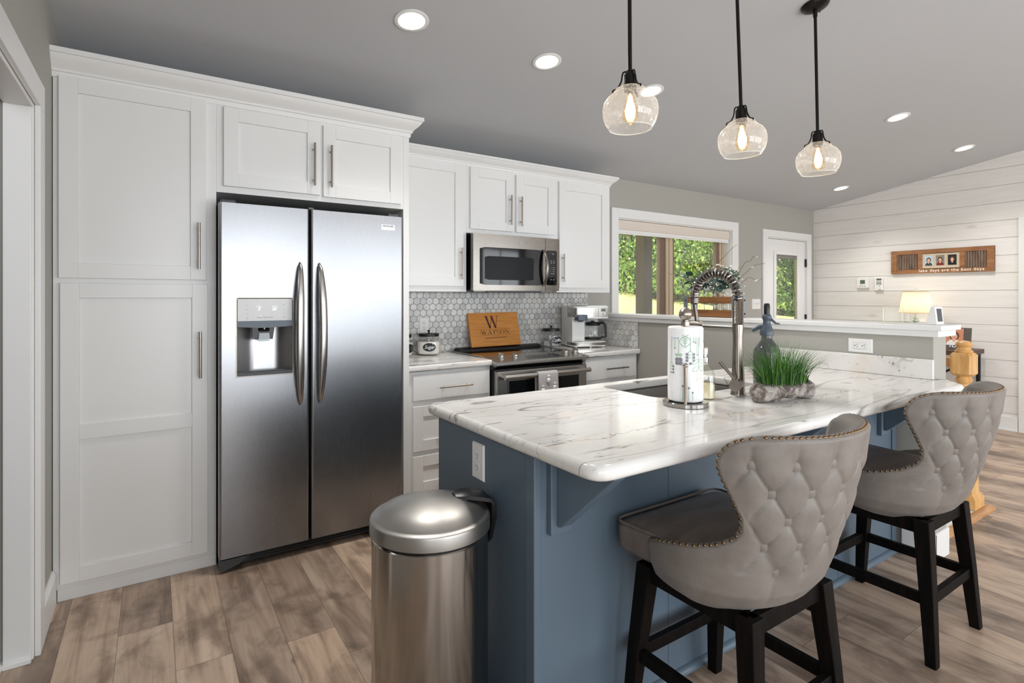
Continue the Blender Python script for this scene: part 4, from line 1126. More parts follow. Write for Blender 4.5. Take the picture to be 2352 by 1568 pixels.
top = rounded([(.611, -2.742), (2.945, -2.742), (3.065, -2.645), (3.065, -2.604), (2.996, -2.604), (2.996, -1.75), (.611, -1.75)], [.07, .03, .012, .002, .002, .002, .05], 8)
hole = rounded([(1.463, -2.195), (2.175, -2.195), (2.175, -1.812), (1.463, -1.812)], .075, 8)
ct = slab(top, .874, .914, .0165, hole, .010).build('countertop', 'marble'); tag(ct, 'large white marble island top with a sink cut into it', 'countertop')
# sink bowl
sk = thing('kitchen_sink', 'gray undermount sink bowl in the marble island top', 'sink', (1.82, -2.0, .70))
mb = MB(); o1 = offset(hole, -.006); o2 = offset(hole, .004); o3 = offset(hole, .02)
n = len(hole); vs = []; fs = []
for pl, z in ((o1, .8725), (o2, .868), (o2, .735), (o3, .705)): vs += [(x, y, z) for x, y in pl]
for i in range(3):
    for j in range(n): fs.append((i * n + j, i * n + (j + 1) % n, (i + 1) * n + (j + 1) % n, (i + 1) * n + j))
fs.append(tuple(3 * n + j for j in range(n)))
mb.add(vs, fs); b = mb.build('bowl', 'sink_steel', sk, smooth=40)
m = b.modifiers.new('thick', 'SOLIDIFY'); m.thickness = .002; m.offset = 1
mb = MB(); mb.lathe([(.055, .0), (.055, .003), (.04, .004), (.035, -.0), (0, -.001)], (1.82, -2.0, .706), 24); mb.build('drain', 'chrome', sk)
# marble upstand on the half wall
tag(slab(rounded([(2.977, -2.605), (2.9985, -2.605), (2.9985, -1.75), (2.977, -1.75)], .002, 2), .9145, 1.015, .004).build('marble_upstand', 'marble_side', bevel=0), 'short white marble upstand against the gray half wall', 'backsplash')

# ------------------------------------------------------------------ faucet
fa = thing('kitchen_faucet', 'tall brushed spring faucet beside the sink', 'faucet', (1.804, -2.312, .914))
fx, fy = 1.804, -2.312
mb = MB(); mb.lathe([(.0, 0), (.031, 0), (.031, .004), (.0285, .008), (.0265, .06), (.023, .14), (.0205, .22), (.021, .25), (.0235, .290), (.0235, .298), (.020, .300), (.0, .300)], (fx, fy, .914), 28)
mb.build('body', 'faucet_steel', fa)
path = [Vector((fx, fy, 1.214)), Vector((fx, fy, 1.27)), Vector((fx, fy, 1.325))]
R = .112
for k in range(1, 25):
    a = pi * k / 24 * 1.02; path.append(Vector((fx, fy + R - R * cos(a), 1.325 + R * sin(a))))
end = path[-1]; path += [end + Vector((0, .0, -.012))]
mb = MB(); mb.tube(path, .0105, 12); mb.build('hose', 'dark_gray', fa)
# coil spring around the hose: tight near the column, open over the arch
def along(t):
    L = [0]
    for a, b in zip(path, path[1:]): L.append(L[-1] + (b - a).length)
    s = t * L[-1]
    for i in range(len(path) - 1):
        if s <= L[i + 1] + 1e-9:
            u = (s - L[i]) / max(1e-9, L[i + 1] - L[i]); d = (path[i + 1] - path[i]).normalized(); return path[i].lerp(path[i + 1], u), d
    return path[-1], (path[-1] - path[-2]).normalized()
pts = []; ph = 0; t = 0
while t < 1.0:
    p, d = along(t); nx = Vector((1, 0, 0)); ny = d.cross(nx)
    pts.append(p + (nx * cos(ph) + ny * sin(ph)) * .0185)
    pitch = .006 if t < .20 else (.0165 if t < .90 else .0095)
    ph += 2 * pi / 14; t += pitch / 14 / .475
mb = MB(); mb.tube(pts, .0041, 6); mb.build('coil_spring', 'faucet_steel', fa)
e = path[-1]
mb = MB(); mb.tube([e + Vector((0, 0, .016)), e + Vector((0, 0, -.004)), e + Vector((0, -.002, -.012)), e + Vector((0, -.014, -.09)), e + Vector((0, -.030, -.16))], [.0195, .0195, .0085, .0085, .0085], 16)
for k in range(24): q = e + Vector((0, -.0025 - .00095 * k, -.014 - .0060 * k)); mb.tube([q, q + Vector((0, -.0005, -.0034))], .0098, 14)
mb.build('spray_hose', 'steel_dark', fa)
mb = MB(); p0 = e + Vector((0, -.030, -.16)); mb.tube([p0, p0 + Vector((0, -.004, -.03)), p0 + Vector((0, -.004, -.09)), p0 + Vector((0, -.004, -.12))], [.014, .017, .019, .022], 18); mb.build('spray_head', 'faucet_steel', fa)
mb = MB(); mb.tube([(fx, fy, 1.199), (fx, fy + .205, 1.199)], .0065, 12); mb.tube([(fx, fy + .190, 1.199), (fx, fy + .235, 1.199)], .023, 16)
mb.build('support_arm', 'faucet_steel', fa)
mb = MB(); d = Vector((-.62, -.30, 0)).normalized(); c0 = Vector((fx, fy, .962)); mb.tube([c0 + d * .01, c0 + d * .078], .0245, 26); mb.tube([c0 + d * .040, c0 + d * .042], .0252, 26)
mb.build('valve', 'faucet_steel', fa, bevel=.001)
c1 = c0 + d * .058
mb = MB(); mb.tube([c1 + Vector((0, 0, .018)), c1 + Vector((-.02, .062, .092))], [.0058, .0068], 12); mb.build('lever', 'faucet_steel', fa)

# ------------------------------------------------------------------ paper towel holder
ptx, pty = 1.432, -2.338
ph_ = thing('paper_towel_holder', 'brushed metal paper towel holder with round base', 'paper towel holder', (ptx, pty, .914))
mb = MB(); mb.lathe([(0, 0), (.082, 0), (.085, .002), (.085, .015), (.083, .017), (0, .0175)], (ptx, pty, .914), 40); mb.build('base', 'steel_can', ph_)
mb = MB(); mb.tube([(ptx, pty, .93), (ptx, pty, 1.245)], .011, 14); mb.build('rod', 'nickel', ph_)
mb = MB(); mb.lathe([(0, 1.218), (.0165, 1.218), (.0165, 1.236), (.012, 1.238), (.012, 1.241), (.018, 1.246), (.0245, 1.258), (.0245, 1.268), (.019, 1.281), (.009, 1.288), (0, 1.289)], (ptx, pty, 0), 28, wob=lambda q, z: 1 + (.035 * cos(9 * q) if 1.244 < z < 1.287 else 0)); mb.build('finial', 'nickel', ph_)
ax, ay = ptx + .0762 * cos(radians(-141)), pty + .0762 * sin(radians(-141))
mb = MB(); mb.tube([(ax, ay, .93), (ax, ay, 1.068)], .0062, 12); mb.sphere((ax, ay, 1.075), .0095); mb.build('tension_arm', 'nickel', ph_)
rl = thing('paper_towel_roll', 'roll of white paper towels printed with green stems and gray flowers', 'paper towels', (ptx, pty, .932))
RR = .0655
mb = MB(); prof = [(.016, .002), (.060, .001), (RR, .006), (RR + .0004, .10), (RR - .0004, .2), (RR, .279), (RR - .005, .2845), (.020, .283), (.016, .281)]
mb.lathe(prof, (ptx, pty, .9325), 56, wob=lambda q, z: 1 + .008 * sin(3 * q + z * 9) * (z > 0))
# printed pattern, laid on the paper
def wrap(fn, mats_i):
    """2-D pattern (u along the surface in metres from the camera-facing line, v height) wrapped round the roll"""
    m2 = MB(); fn(m2); mb.m = mats_i
    vs = []
    for u, v, _ in m2.v:
        q = radians(-141) + u / RR; z = .9325 + v; rr = (RR + .0003) * (1 + .008 * sin(3 * q + v * 9)) + .0006
        vs.append((ptx + rr * cos(q), pty + rr * sin(q), z))
    mb.add(vs, m2.f)
def seg(a, b, n=10): return [(a[0] + (b[0] - a[0]) * i / n, a[1] + (b[1] - a[1]) * i / n) for i in range(n + 1)]
def oval(c, rx, ry, n=18): return [(c[0] + rx * cos(2 * pi * k / n), c[1] + ry * sin(2 * pi * k / n)) for k in range(n)]
def leaf_line(c, L, w, ang, n=12):
    out = []
    for s in (1, -1):
        for k in range(n):
            t = k / n if s == 1 else 1 - k / n
            x = L * t; y = s * w * sin(pi * t); out.append((c[0] + x * cos(ang) - y * sin(ang), c[1] + x * sin(ang) + y * cos(ang)))
    return out
def greens(m):
    g = .0022; top = .247
    for u, v0 in ((-.058, .15), (-.025, .176), (.018, .196), (.045, .183), (.052, .13), (-.041, .205), (.030, .231), (.038, .228), (.0565, .21)): m.ribbon(seg((u, top if u != -.041 else .236), (u, v0)), g)
    m.ribbon(leaf_line((-.001, .252), .044, .020, -pi / 2), g, closed=True); m.ribbon(seg((-.001, .247), (-.001, .212)), g)
    for k in range(4):
        for s in (-1, 1): m.ribbon(seg((-.001, .221 + .009 * k), (-.001 + s * (.0075 + .0022 * k if k < 3 else .012), .2285 + .009 * k), 3), g)
    for k in range(3):
        for s in (-1, 1): m.ribbon(seg((.018, .196 - .011 * k), (.018 + s * .011, .186 - .012 * k), 3), g)
    for s in (-1, 1): m.add([(x, y, 0) for x, y in leaf_line((-.025, .176), .016, .0055, radians(90 - s * 62))], [tuple(range(24))])
    for k in range(3):
        for s in (-1, 1): m.ribbon(seg((-.058, .150 - .011 * k), (-.058 + s * .009, .141 - .011 * k), 3), g)
    for k in range(2):
        for s in (-1, 1): m.ribbon(leaf_line((.052, .164 - .027 * k), .032, .008, radians(-90 + s * 58)), g, closed=True)
    for u, a, b in ((.012, .01, .055), (.026, .01, .038), (-.010, .01, .062), (.002, .02, .044)): m.ribbon(seg((u, a), (u, b), 4), .0018)
def grays(m):
    def dot(u, v, r): m.add([(x, y, 0) for x, y in oval((u, v), r, r)], [tuple(range(18))])
    for k in range(4): dot(-.025 + .0085 * cos(pi / 4 + k * pi / 2), .156 + .0085 * sin(pi / 4 + k * pi / 2), .0085)
    for k in range(3):
        for s in (-1, 1): dot(.018 + s * .0125, .183 - .0115 * k, .0052)
    dot(.018, .149, .0052)
    for k in range(3): dot(-.048, .135 - .0115 * k, .0045)
    for u, v, r in ((-.041, .204, .0032), (.030, .230, .003), (.038, .226, .003), (.045, .181, .0028), (.012, .057, .0042), (.026, .040, .0036), (-.010, .064, .004), (.002, .046, .003), (-.058, .112, .004)): dot(u, v, r)
wrap(greens, 1); wrap(grays, 2)
wrap(lambda m: m.add([(x, y, 0) for x, y in oval((-.025, .156), .0055, .0055)], [tuple(range(18))]), 3)
wrap(lambda m: m.ribbon([(.042 + .020 * t - .0, .112 - .0 + (.018 * sin(pi * t) if 1 else 0)) for t in [k / 12 for k in range(13)]] + [(.0625, .085), (.057, .093), (.052, .084), (.047, .093), (.042, .085)], .0016, closed=True), 4)
wrap(lambda m: m.ribbon([(-.051 + .026 * k / 40, .242 + .0022 * sin(k * 1.9)) for k in range(41)], .0012), 5)
mb.build('paper', ['paper', 'print_green', 'print_gray', 'print_tan', 'print_peach', 'print_blue'], rl, smooth=40, normals=False)

# ------------------------------------------------------------------ soap dispenser
so = thing('soap_dispenser', 'glass soap dispenser half full of cream soap behind the paper towels', 'soap dispenser', (1.628, -2.286, .914))
sx, sy = 1.612, -2.290
def octo(r): return lambda q, z: 1 + .05 * cos(4 * q)
mb = MB(); mb.lathe([(0, .002), (.039, .002), (.042, .006), (.042, .090), (.040, .102), (.030, .118), (.0165, .135), (.0145, .150), (.0155, .152)], (sx, sy, .914), 32, wob=octo(1)); mb.build('bottle', 'clear_glass', so)
mb = MB(); mb.lathe([(0, .005), (.038, .005), (.039, .060), (0, .061)], (sx, sy, .914), 32, wob=octo(1)); mb.build('soap', 'liquid', so)
mb = MB(); mb.lathe([(0, .150), (.0165, .150), (.0165, .168), (.009, .170), (.009, .180), (.0135, .182), (.0135, .206), (.012, .209), (0, .209)], (sx, sy, .914), 24); mb.tube([(sx, sy, 1.105), (sx + .005, sy + .04, 1.103)], .005, 10); mb.build('pump', 'chrome', so)

# ------------------------------------------------------------------ soda siphon
sp = thing('soda_siphon', 'smoky glass soda siphon bottle with blue-gray spout behind the grass planter', 'bottle', (2.135, -2.24, .914))
px_, py_ = 2.135, -2.24
mb = MB(); mb.lathe([(0, .003), (.056, .003), (.060, .008), (.060, .150), (.056, .172), (.042, .195), (.028, .212), (.024, .222), (.024, .236)], (px_, py_, .914), 32); mb.build('bottle', 'smoke_glass', sp)
mb = MB(); mb.lathe([(.026, .234), (.031, .236), (.031, .250), (.028, .262), (.019, .283), (.016, .300), (.017, .308), (.0205, .314), (.0205, .326), (.016, .334), (0, .336)], (px_, py_, .914), 24)
mb.tube([(px_, py_, 1.196), (px_ - .012, py_ + .028, 1.190), (px_ - .026, py_ + .058, 1.170)], [.0115, .0105, .0095], 12)
mb.tube([(px_, py_, 1.228), (px_ + .008, py_ - .018, 1.224), (px_ + .018, py_ - .034, 1.206), (px_ + .026, py_ - .048, 1.204)], [.010, .007, .005, .0035], 10)
mb.build('siphon_head', 'blue_gray', sp)
mb = MB(); mb.tube([(px_, py_, 1.245), (px_, py_, 1.250), (px_, py_, 1.292), (px_, py_, 1.300)], [.013, .0135, .0135, .009], 18); mb.build('charger_cap', 'black', sp)

# ------------------------------------------------------------------ grass in a log planter
pc = Vector((1.842, -2.487, .914)); pa = radians(-10)
pl = thing('log_planter', 'gray driftwood log planter on the marble island top', 'planter', pc[:])
mb = MB(); n1, n2 = 44, 26; vs = []; fs = []; r_ = random.Random(3); ax_ = Vector((cos(pa), sin(pa), 0)); sd = Vector((-sin(pa), cos(pa), 0))
from mathutils import noise as mno
for i in range(n1 + 1):
    t = i / n1; u = -.152 + .304 * t; e = min(1, (min(t, 1 - t) / .07)) ** .5 if 0 < t < 1 else 0
    rr = (.037 + .005 * sin(t * 7 + 1)) * (.55 + .45 * e)
    for j in range(n2):
        q = 2 * pi * j / n2; p = ax_ * u + sd * (rr * 1.05 * cos(q)) + Vector((0, 0, .036 + rr * .92 * sin(q)))
        k = mno.noise(p * 20) * .007 + mno.noise(Vector((p.x * 40, p.y * 90, p.z * 90))) * .0035
        p += (sd * cos(q) + Vector((0, 0, sin(q)))) * k
        if p.z < .0015: p.z = .0015
        vs.append(pc + p)
for i in range(n1):
    for j in range(n2): fs.append((i * n2 + j, i * n2 + (j + 1) % n2, (i + 1) * n2 + (j + 1) % n2, (i + 1) * n2 + j))
fs += [tuple(range(n2))[::-1], tuple(n1 * n2 + j for j in range(n2))]
mb.add(vs, fs); mb.build('log', 'stone_log', pl, smooth=60)
mb = MB(); r_ = random.Random(11)
for k in range(620):
    u = r_.uniform(-.118, .118); v = r_.gauss(0, .013); b0 = pc + ax_ * u + sd * v + Vector((0, 0, .060))
    lean = Vector((u * .80 + r_.gauss(0, .018), v * 1.6 + r_.gauss(0, .03), 0)); L = r_.uniform(.13, .22) * (1 - .25 * abs(u) / .118)
    if k % 90 == 0 and u > 0: lean = Vector((.11, -.01, 0)); L *= .8
    elif u < -.06: lean.x *= .8
    dirn = ax_ * lean.x * 1.2 + sd * lean.y
    w = r_.uniform(.0011, .0019); side = Vector((r_.uniform(-1, 1), r_.uniform(-1, 1), 0)).normalized() * w
    vs = []
    for s in range(5):
        t = s / 4; p = b0 + Vector((0, 0, L * (t - .12 * t * t))) + dirn * (t * t) * 1.05
        ww = side * (1 - t * .92); vs += [p - ww, p + ww]
    mb.add(vs, [(2 * s, 2 * s + 1, 2 * s + 3, 2 * s + 2) for s in range(4)])
tag(mb.build('grass', 'grass_blade', smooth=0, normals=False), 'tuft of artificial green grass growing out of the log planter', 'grass', kind='stuff')

# ------------------------------------------------------------------ trash can
tcx, tcy, tr_ = .424, -2.205, .180
tc = thing('trash_can', 'round brushed steel trash can at the end of the blue island', 'trash can', (tcx, tcy, 0))
mb = MB(); mb.lathe([(.0, .012), (tr_ - .008, .012), (tr_ - .006, .02), (tr_ - .006, .622), (tr_ - .010, .626), (0, .626)], (tcx, tcy, 0), 72); mb.build('body', 'steel_can', tc, smooth=40)
mb = MB(); mb.lathe([(0, 0), (tr_ - .002, 0), (tr_ - .001, .028), (tr_ - .006, .03), (0, .03)], (tcx, tcy, 0), 48); mb.build('base_ring', 'black', tc, smooth=30)
mb = MB(); mb.lathe([(tr_ - .012, .622), (tr_ - .010, .634), (tr_ - .012, .640)], (tcx, tcy, 0), 60); mb.build('gasket', 'black', tc)
mb = MB(); mb.lathe([(tr_ - .004, .634), (tr_, .636), (tr_, .668), (tr_ - .002, .674), (tr_ - .007, .677), (tr_ - .011, .677), (tr_ - .018, .681), (tr_ * .8, .695), (tr_ * .6, .707), (tr_ * .4, .716), (tr_ * .2, .721), (0, .723)], (tcx, tcy, 0), 72); mb.build('lid', 'steel_lid', tc, smooth=40)
T = Matrix.Translation((tcx, tcy, 0)) @ Matrix.Rotation(radians(-6), 4, 'Z')
mb = MB(); top_ = [(.075, .716), (.11, .720), (.15, .712), (.182, .702), (.199, .684), (.200, .640), (.192, .570)]
vs = []; fs = []
for k, (r, z) in enumerate(top_):
    w = [.018, .038, .046, .048, .048, .046, .030][k]
    inn = max(0, r - .02) if k >= 3 else r
    zb = z - .012
    vs += [(r, -w, z), (r + .0, -w * .5, z + .006 * (k < 5)), (r, w * .5, z + .006 * (k < 5)), (r, w, z), (r - (.016 if k > 3 else 0), w, zb), (r - (.016 if k > 3 else 0), -w, zb)]
for k in range(len(top_) - 1):
    for j in range(6): a = 6 * k + j; b_ = 6 * k + (j + 1) % 6; fs.append((a, b_, b_ + 6, a + 6))
fs += [tuple(range(6))[::-1], tuple(36 + j for j in range(6))]
mb.add(vs, fs, T); mb.build('hinge_cover', 'black', tc, smooth=50)
T2 = Matrix.Translation((tcx, tcy, 0)) @ Matrix.Rotation(radians(198), 4, 'Z')
mb = MB(); mb.box(tr_ - .03, tr_ + .045, -.05, .05, .012, .022, T2); mb.build('pedal', 'black', tc, smooth=0, bevel=.004)

# ------------------------------------------------------------------ bar stools
YL = [(.49, .05), (.515, .09), (.60, .105), (.618, .098), (.632, .06), (.648, .0), (.665, -.07), (.685, -.13), (.71, -.172), (.74, -.192), (.78, -.196), (.83, -.182), (.88, -.166), (.91, -.160), (.935, -.166), (.955, -.180), (.968, -.197), (.978, -.220), (.985, -.255)]
WH = [(.49, .205), (.52, .243), (.56, .262), (.62, .270), (.70, .280), (.80, .297), (.90, .314), (.985, .320)]
DB = [(.49, .155), (.52, .205), (.56, .235), (.62, .258), (.70, .285), (.80, .314), (.90, .337), (.985, .346)]
EX = .92
def ph_max(z):
    y = lerp(YL, z)
    return math.degrees(math.acos(min(1, -y / lerp(DB, z)) ** (1 / EX))) if y < 0 else math.degrees(math.acos(-(y / .24) ** (1 / EX)))
def shell_base(s, z): return shell_at(radians(ph_max(z)) * s, z)
def shell_at(ph, z):
    w_ = lerp(WH, z); d_ = lerp(DB, z) if abs(ph) < pi / 2 else .24
    e = EX; x = w_ * (abs(sin(ph)) ** e) * (1 if ph > 0 else -1)
    c = cos(ph); y = -d_ * (abs(c) ** e) * (1 if c > 0 else -1)
    return Vector((x, y, z)), ph
def shell_normal(s, z):
    ph = radians(ph_max(z)) * s; p, _ = shell_at(ph, z); a, _ = shell_at(ph + .02, z); b, _ = shell_at(ph - .02, z)
    c, _ = shell_at(ph, min(.985, z + .012)); d, _ = shell_at(ph, max(.49, z - .012))
    n = (a - b).cross(c - d)
    n.normalize(); out = Vector((p.x, p.y, 0))
    return n if n.dot(out) > 0 else -n
BUT = []
for b_, zb in enumerate((.918, .845, .772, .699, .626)):
    for a2 in range(-5, 6):
        a = a2 / 2
        if (b_ % 2 == 0) == (a2 % 2 != 0):
            ph = a * 20
            if abs(ph) < min(ph_max(zb) - 8, (60, 50, 46, 44, 36)[b_]): BUT.append((ph, zb))
def tuft(ph, z, s, tt):
    a = math.degrees(ph) / 20 + .5; b = (z - .918) / .073
    if b > 0: p = q = a
    elif b < -4: p = q = a
    else: p = a + b / 2; q = a - b / 2
    dp = abs(p - round(p)); dq = abs(q - round(q)); d = min(dp, dq)
    h = -.0042 * math.exp(-(d / .038) ** 2) - .0040 * (1 - min(1, 2 * d)) ** 2
    if b > 0: h *= max(0, 1 - b * .55)
    if b < -4: h *= max(0, 1 - (-4 - b) * .55) * (1 if abs(a - .5) < 2.1 else 0)
    for pb, zb in BUT:
        dx = math.radians(math.degrees(ph) - pb) * .32; dz = z - zb
        r2 = dx * dx + dz * dz
        if r2 < .006: h -= .0085 * math.exp(-r2 / .00050)
    lim = 46 if b < -2.6 else 62
    h *= max(0, min(1, 1 - (abs(math.degrees(ph)) - lim) / 12))
    e = min(1, (1 - abs(s)) / .10) * min(1, (1 - tt) / .05) * min(1, tt / .10)
    return h * e
def make_stool(label):
    t = thing('bar_stool', label, 'bar stool', (0, 0, 0), 'bar stools at the island')
    ns, nt_ = 150, 96
    zs = [.49 + .495 * (k / nt_) for k in range(nt_ + 1)]
    outer = []; inner = []; rim_info = {}
    for j, z in enumerate(zs):
        for i in range(ns + 1):
            s = -1 + 2 * i / ns; p, ph = shell_base(s, z); n = shell_normal(s, z)
            outer.append(p + n * (tuft(ph, z, s, j / nt_) + .004 * min(1, (1 - abs(s)) * 6)))
            th = .052 if z > .62 else .046
            ed = min(1, (1 - abs(s)) / .12) ** .5 * min(1, (1 - j / nt_) / .05 + .0) ** .5
            inner.append(p - n * (.026 + (th - .026) * ed))
    mb = MB(); N = (ns + 1) * (nt_ + 1); mid = []
    W = ns + 1
    border = [(i, 0) for i in range(ns)] + [(ns, j) for j in range(nt_)] + [(i, nt_) for i in range(ns, 0, -1)] + [(0, j) for j in range(nt_, 0, -1)]
    vs = outer + inner; fs = []
    for j in range(nt_):
        for i in range(ns):
            a = j * W + i; fs.append((a, a + 1, a + W + 1, a + W)); fs.append((N + a, N + a + W, N + a + W + 1, N + a + 1))
    base = len(vs); cen = Vector((0, -.02, .66)); bl = []
    for k, (i, j) in enumerate(border):
        o = outer[j * W + i]; q = inner[j * W + i]; m = (o + q) / 2
        i2, j2 = border[(k + 1) % len(border)]; i0, j0 = border[k - 1]
        tg = (outer[j2 * W + i2] - outer[j0 * W + i0])
        ac = (o - q); out = ac.cross(tg).normalized() if tg.length > 1e-8 else Vector((0, 0, 1))
        # outward from the surface centre
        ii = min(max(i, 6), ns - 6); jj = min(max(j, 6), nt_ - 6); inward = outer[jj * W + ii] - o
        if out.dot(inward) > 0: out = -out
        bl.append(out); vs.append(m + out * ac.length * .34)
    nb = len(border)
    for k in range(nb):
        i, j = border[k]; i2, j2 = border[(k + 1) % nb]; a = j * W + i; b = j2 * W + i2; c = base + k; d = base + (k + 1) % nb
        fs.append((a, c, d, b)); fs.append((c, N + a, N + b, d))
    mb.add(vs, fs); back = mb.build('backrest', 'leather', t, smooth=75)
    # nail heads along the edge of the outer skin (sides and top)
    mb = MB(); edge = []
    for j in range(int(nt_ * .24), nt_ + 1): edge.append((0, j))
    for i in range(1, ns + 1): edge.append((i, nt_))
    for j in range(nt_ - 1, int(nt_ * .24) - 1, -1): edge.append((ns, j))
    bidx = {b: k for k, b in enumerate(border)}
    acc = 0; last = None
    for (i, j) in edge:
        o = outer[j * W + i]; k = bidx.get((i, j)); m = vs[base + k] if k is not None else o
        p = o.lerp(m, .62)
        if last is None: last = p; acc = .0148
        acc += (p - last).length; last = p
        if acc >= .0148:
            acc = 0; n = (bl[k] + (o - inner[j * W + i]).normalized() * .8).normalized()
            M = Matrix.Translation(p) @ n.to_track_quat('Z', 'Y').to_matrix().to_4x4()
            mb.lathe([(.0052, -.001), (.0050, .0010), (.0037, .0026), (.0016, .0033), (0, .0034)], (0, 0, 0), 10, M)
    nt = mb.build('nailhead_trim', 'nail_brass', back); nt['kind'] = 'stuff'
    bm_ = None
    for ph, zb in BUT:
        s = ph / ph_max(zb); p, r = shell_base(s, zb); n = shell_normal(s, zb)
        q = p + n * (tuft(r, zb, s, (zb - .49) / .495) + .0050)
        if bm_ is None:
            bm_ = MB().lathe([(.0138, -.005), (.0144, 0), (.0126, .0042), (.0075, .0066), (0, .0072)], (0, 0, 0), 20).build('button', 'leather', back); ob = bm_
        else: ob = bm_.copy(); COL.objects.link(ob)
        ob.matrix_local = Matrix.Translation(q) @ n.to_track_quat('Z', 'Y').to_matrix().to_4x4()
    # seat cushion with piped edge
    out0 = rounded([(-.215, -.185), (.215, -.185), (.254, .240), (-.254, .240)], [.14, .14, .038, .038], 10)
    lay = [(.012, .545), (.002, .560), (.0, .60), (.0, .622), (.003, .634), (.012, .643), (.035, .651), (.08, .658), (.13, .662)]
    mb = MB(); vs = []; fs = []; n = len(out0)
    def shrink(pl, d):
        k = 1 - d / .23; return [(x * k, (y - .005) * k + .005) for x, y in pl]
    for d, z in lay: vs += [(x, y, z - .010 * max(0, (y - .1) / .12) * (z > .63)) for x, y in shrink(out0, d)]
    for a in range(len(lay) - 1):
        for j in range(n): fs.append((a * n + j, a * n + (j + 1) % n, (a + 1) * n + (j + 1) % n, (a + 1) * n + j))
    vs.append((0, .0, .663)); c = len(vs) - 1; L = (len(lay) - 1) * n
    for j in range(n): fs.append((L + j, L + (j + 1) % n, c))
    fs.append(tuple(range(n))[::-1]); mb.add(vs, fs)
    seat = mb.build('seat', 'leather_shaded', t, smooth=60)
    mb = MB(); mb.tube([(x, y, .636) for x, y in shrink(out0, .002)], .0042, 8, closed=True); mb.build('piping', 'leather_shaded', seat)
    # turned-in underframe and legs
    mb = MB(); a = .172
    mb.box(-a, a, -a - .012, -a + .012, .452, .505).box(-a, a, a - .012, a + .012, .452, .505).box(-a - .012, -a + .012, -a, a, .452, .505).box(a - .012, a + .012, -a, a, .452, .505)
    mb.box(-.15, .15, -.15, .15, .497, .545)
    mb.build('seat_frame', 'ebony', t, smooth=0, bevel=.002)
    for sx in (-1, 1):
        for sy in (-1, 1):
            mb = MB(); vs = []
            for z, c, h in ((.0, .214, .0175), (.25, .194, .0225), (.505, .171, .0265)):
                cx, cy = sx * c, sy * c; vs += [(cx - h, cy - h, z), (cx + h, cy - h, z), (cx + h, cy + h, z), (cx - h, cy + h, z)]
            mb.add(vs, [(3, 2, 1, 0), (8, 9, 10, 11)] + [(4 * l + k, 4 * l + (k + 1) % 4, 4 * l + 4 + (k + 1) % 4, 4 * l + 4 + k) for l in range(2) for k in range(4)])
            mb.build('leg', 'ebony', t, smooth=0, bevel=.003)
    c = .196
    for q in (-1, 1):
        box(-c, c, q * c - .011, q * c + .011, .205, .243).build('stretcher', 'ebony', t, smooth=0, bevel=.002)
        box(q * c - .011, q * c + .011, -c, c, .205, .243).build('stretcher', 'ebony', t, smooth=0, bevel=.002)
    return t
st1 = make_stool('nearest gray tufted leather bar stool, standing by the corner of the island next to the trash can')
st1['label'] = 'nearer gray tufted bar stool, under the rounded corner of the marble top'
st2 = copy_tree(st1); st2['label'] = 'farther gray tufted bar stool, in front of the half wall'
st1.location = (1.178, -2.712, 0); st2.location = (2.275, -2.704, 0)

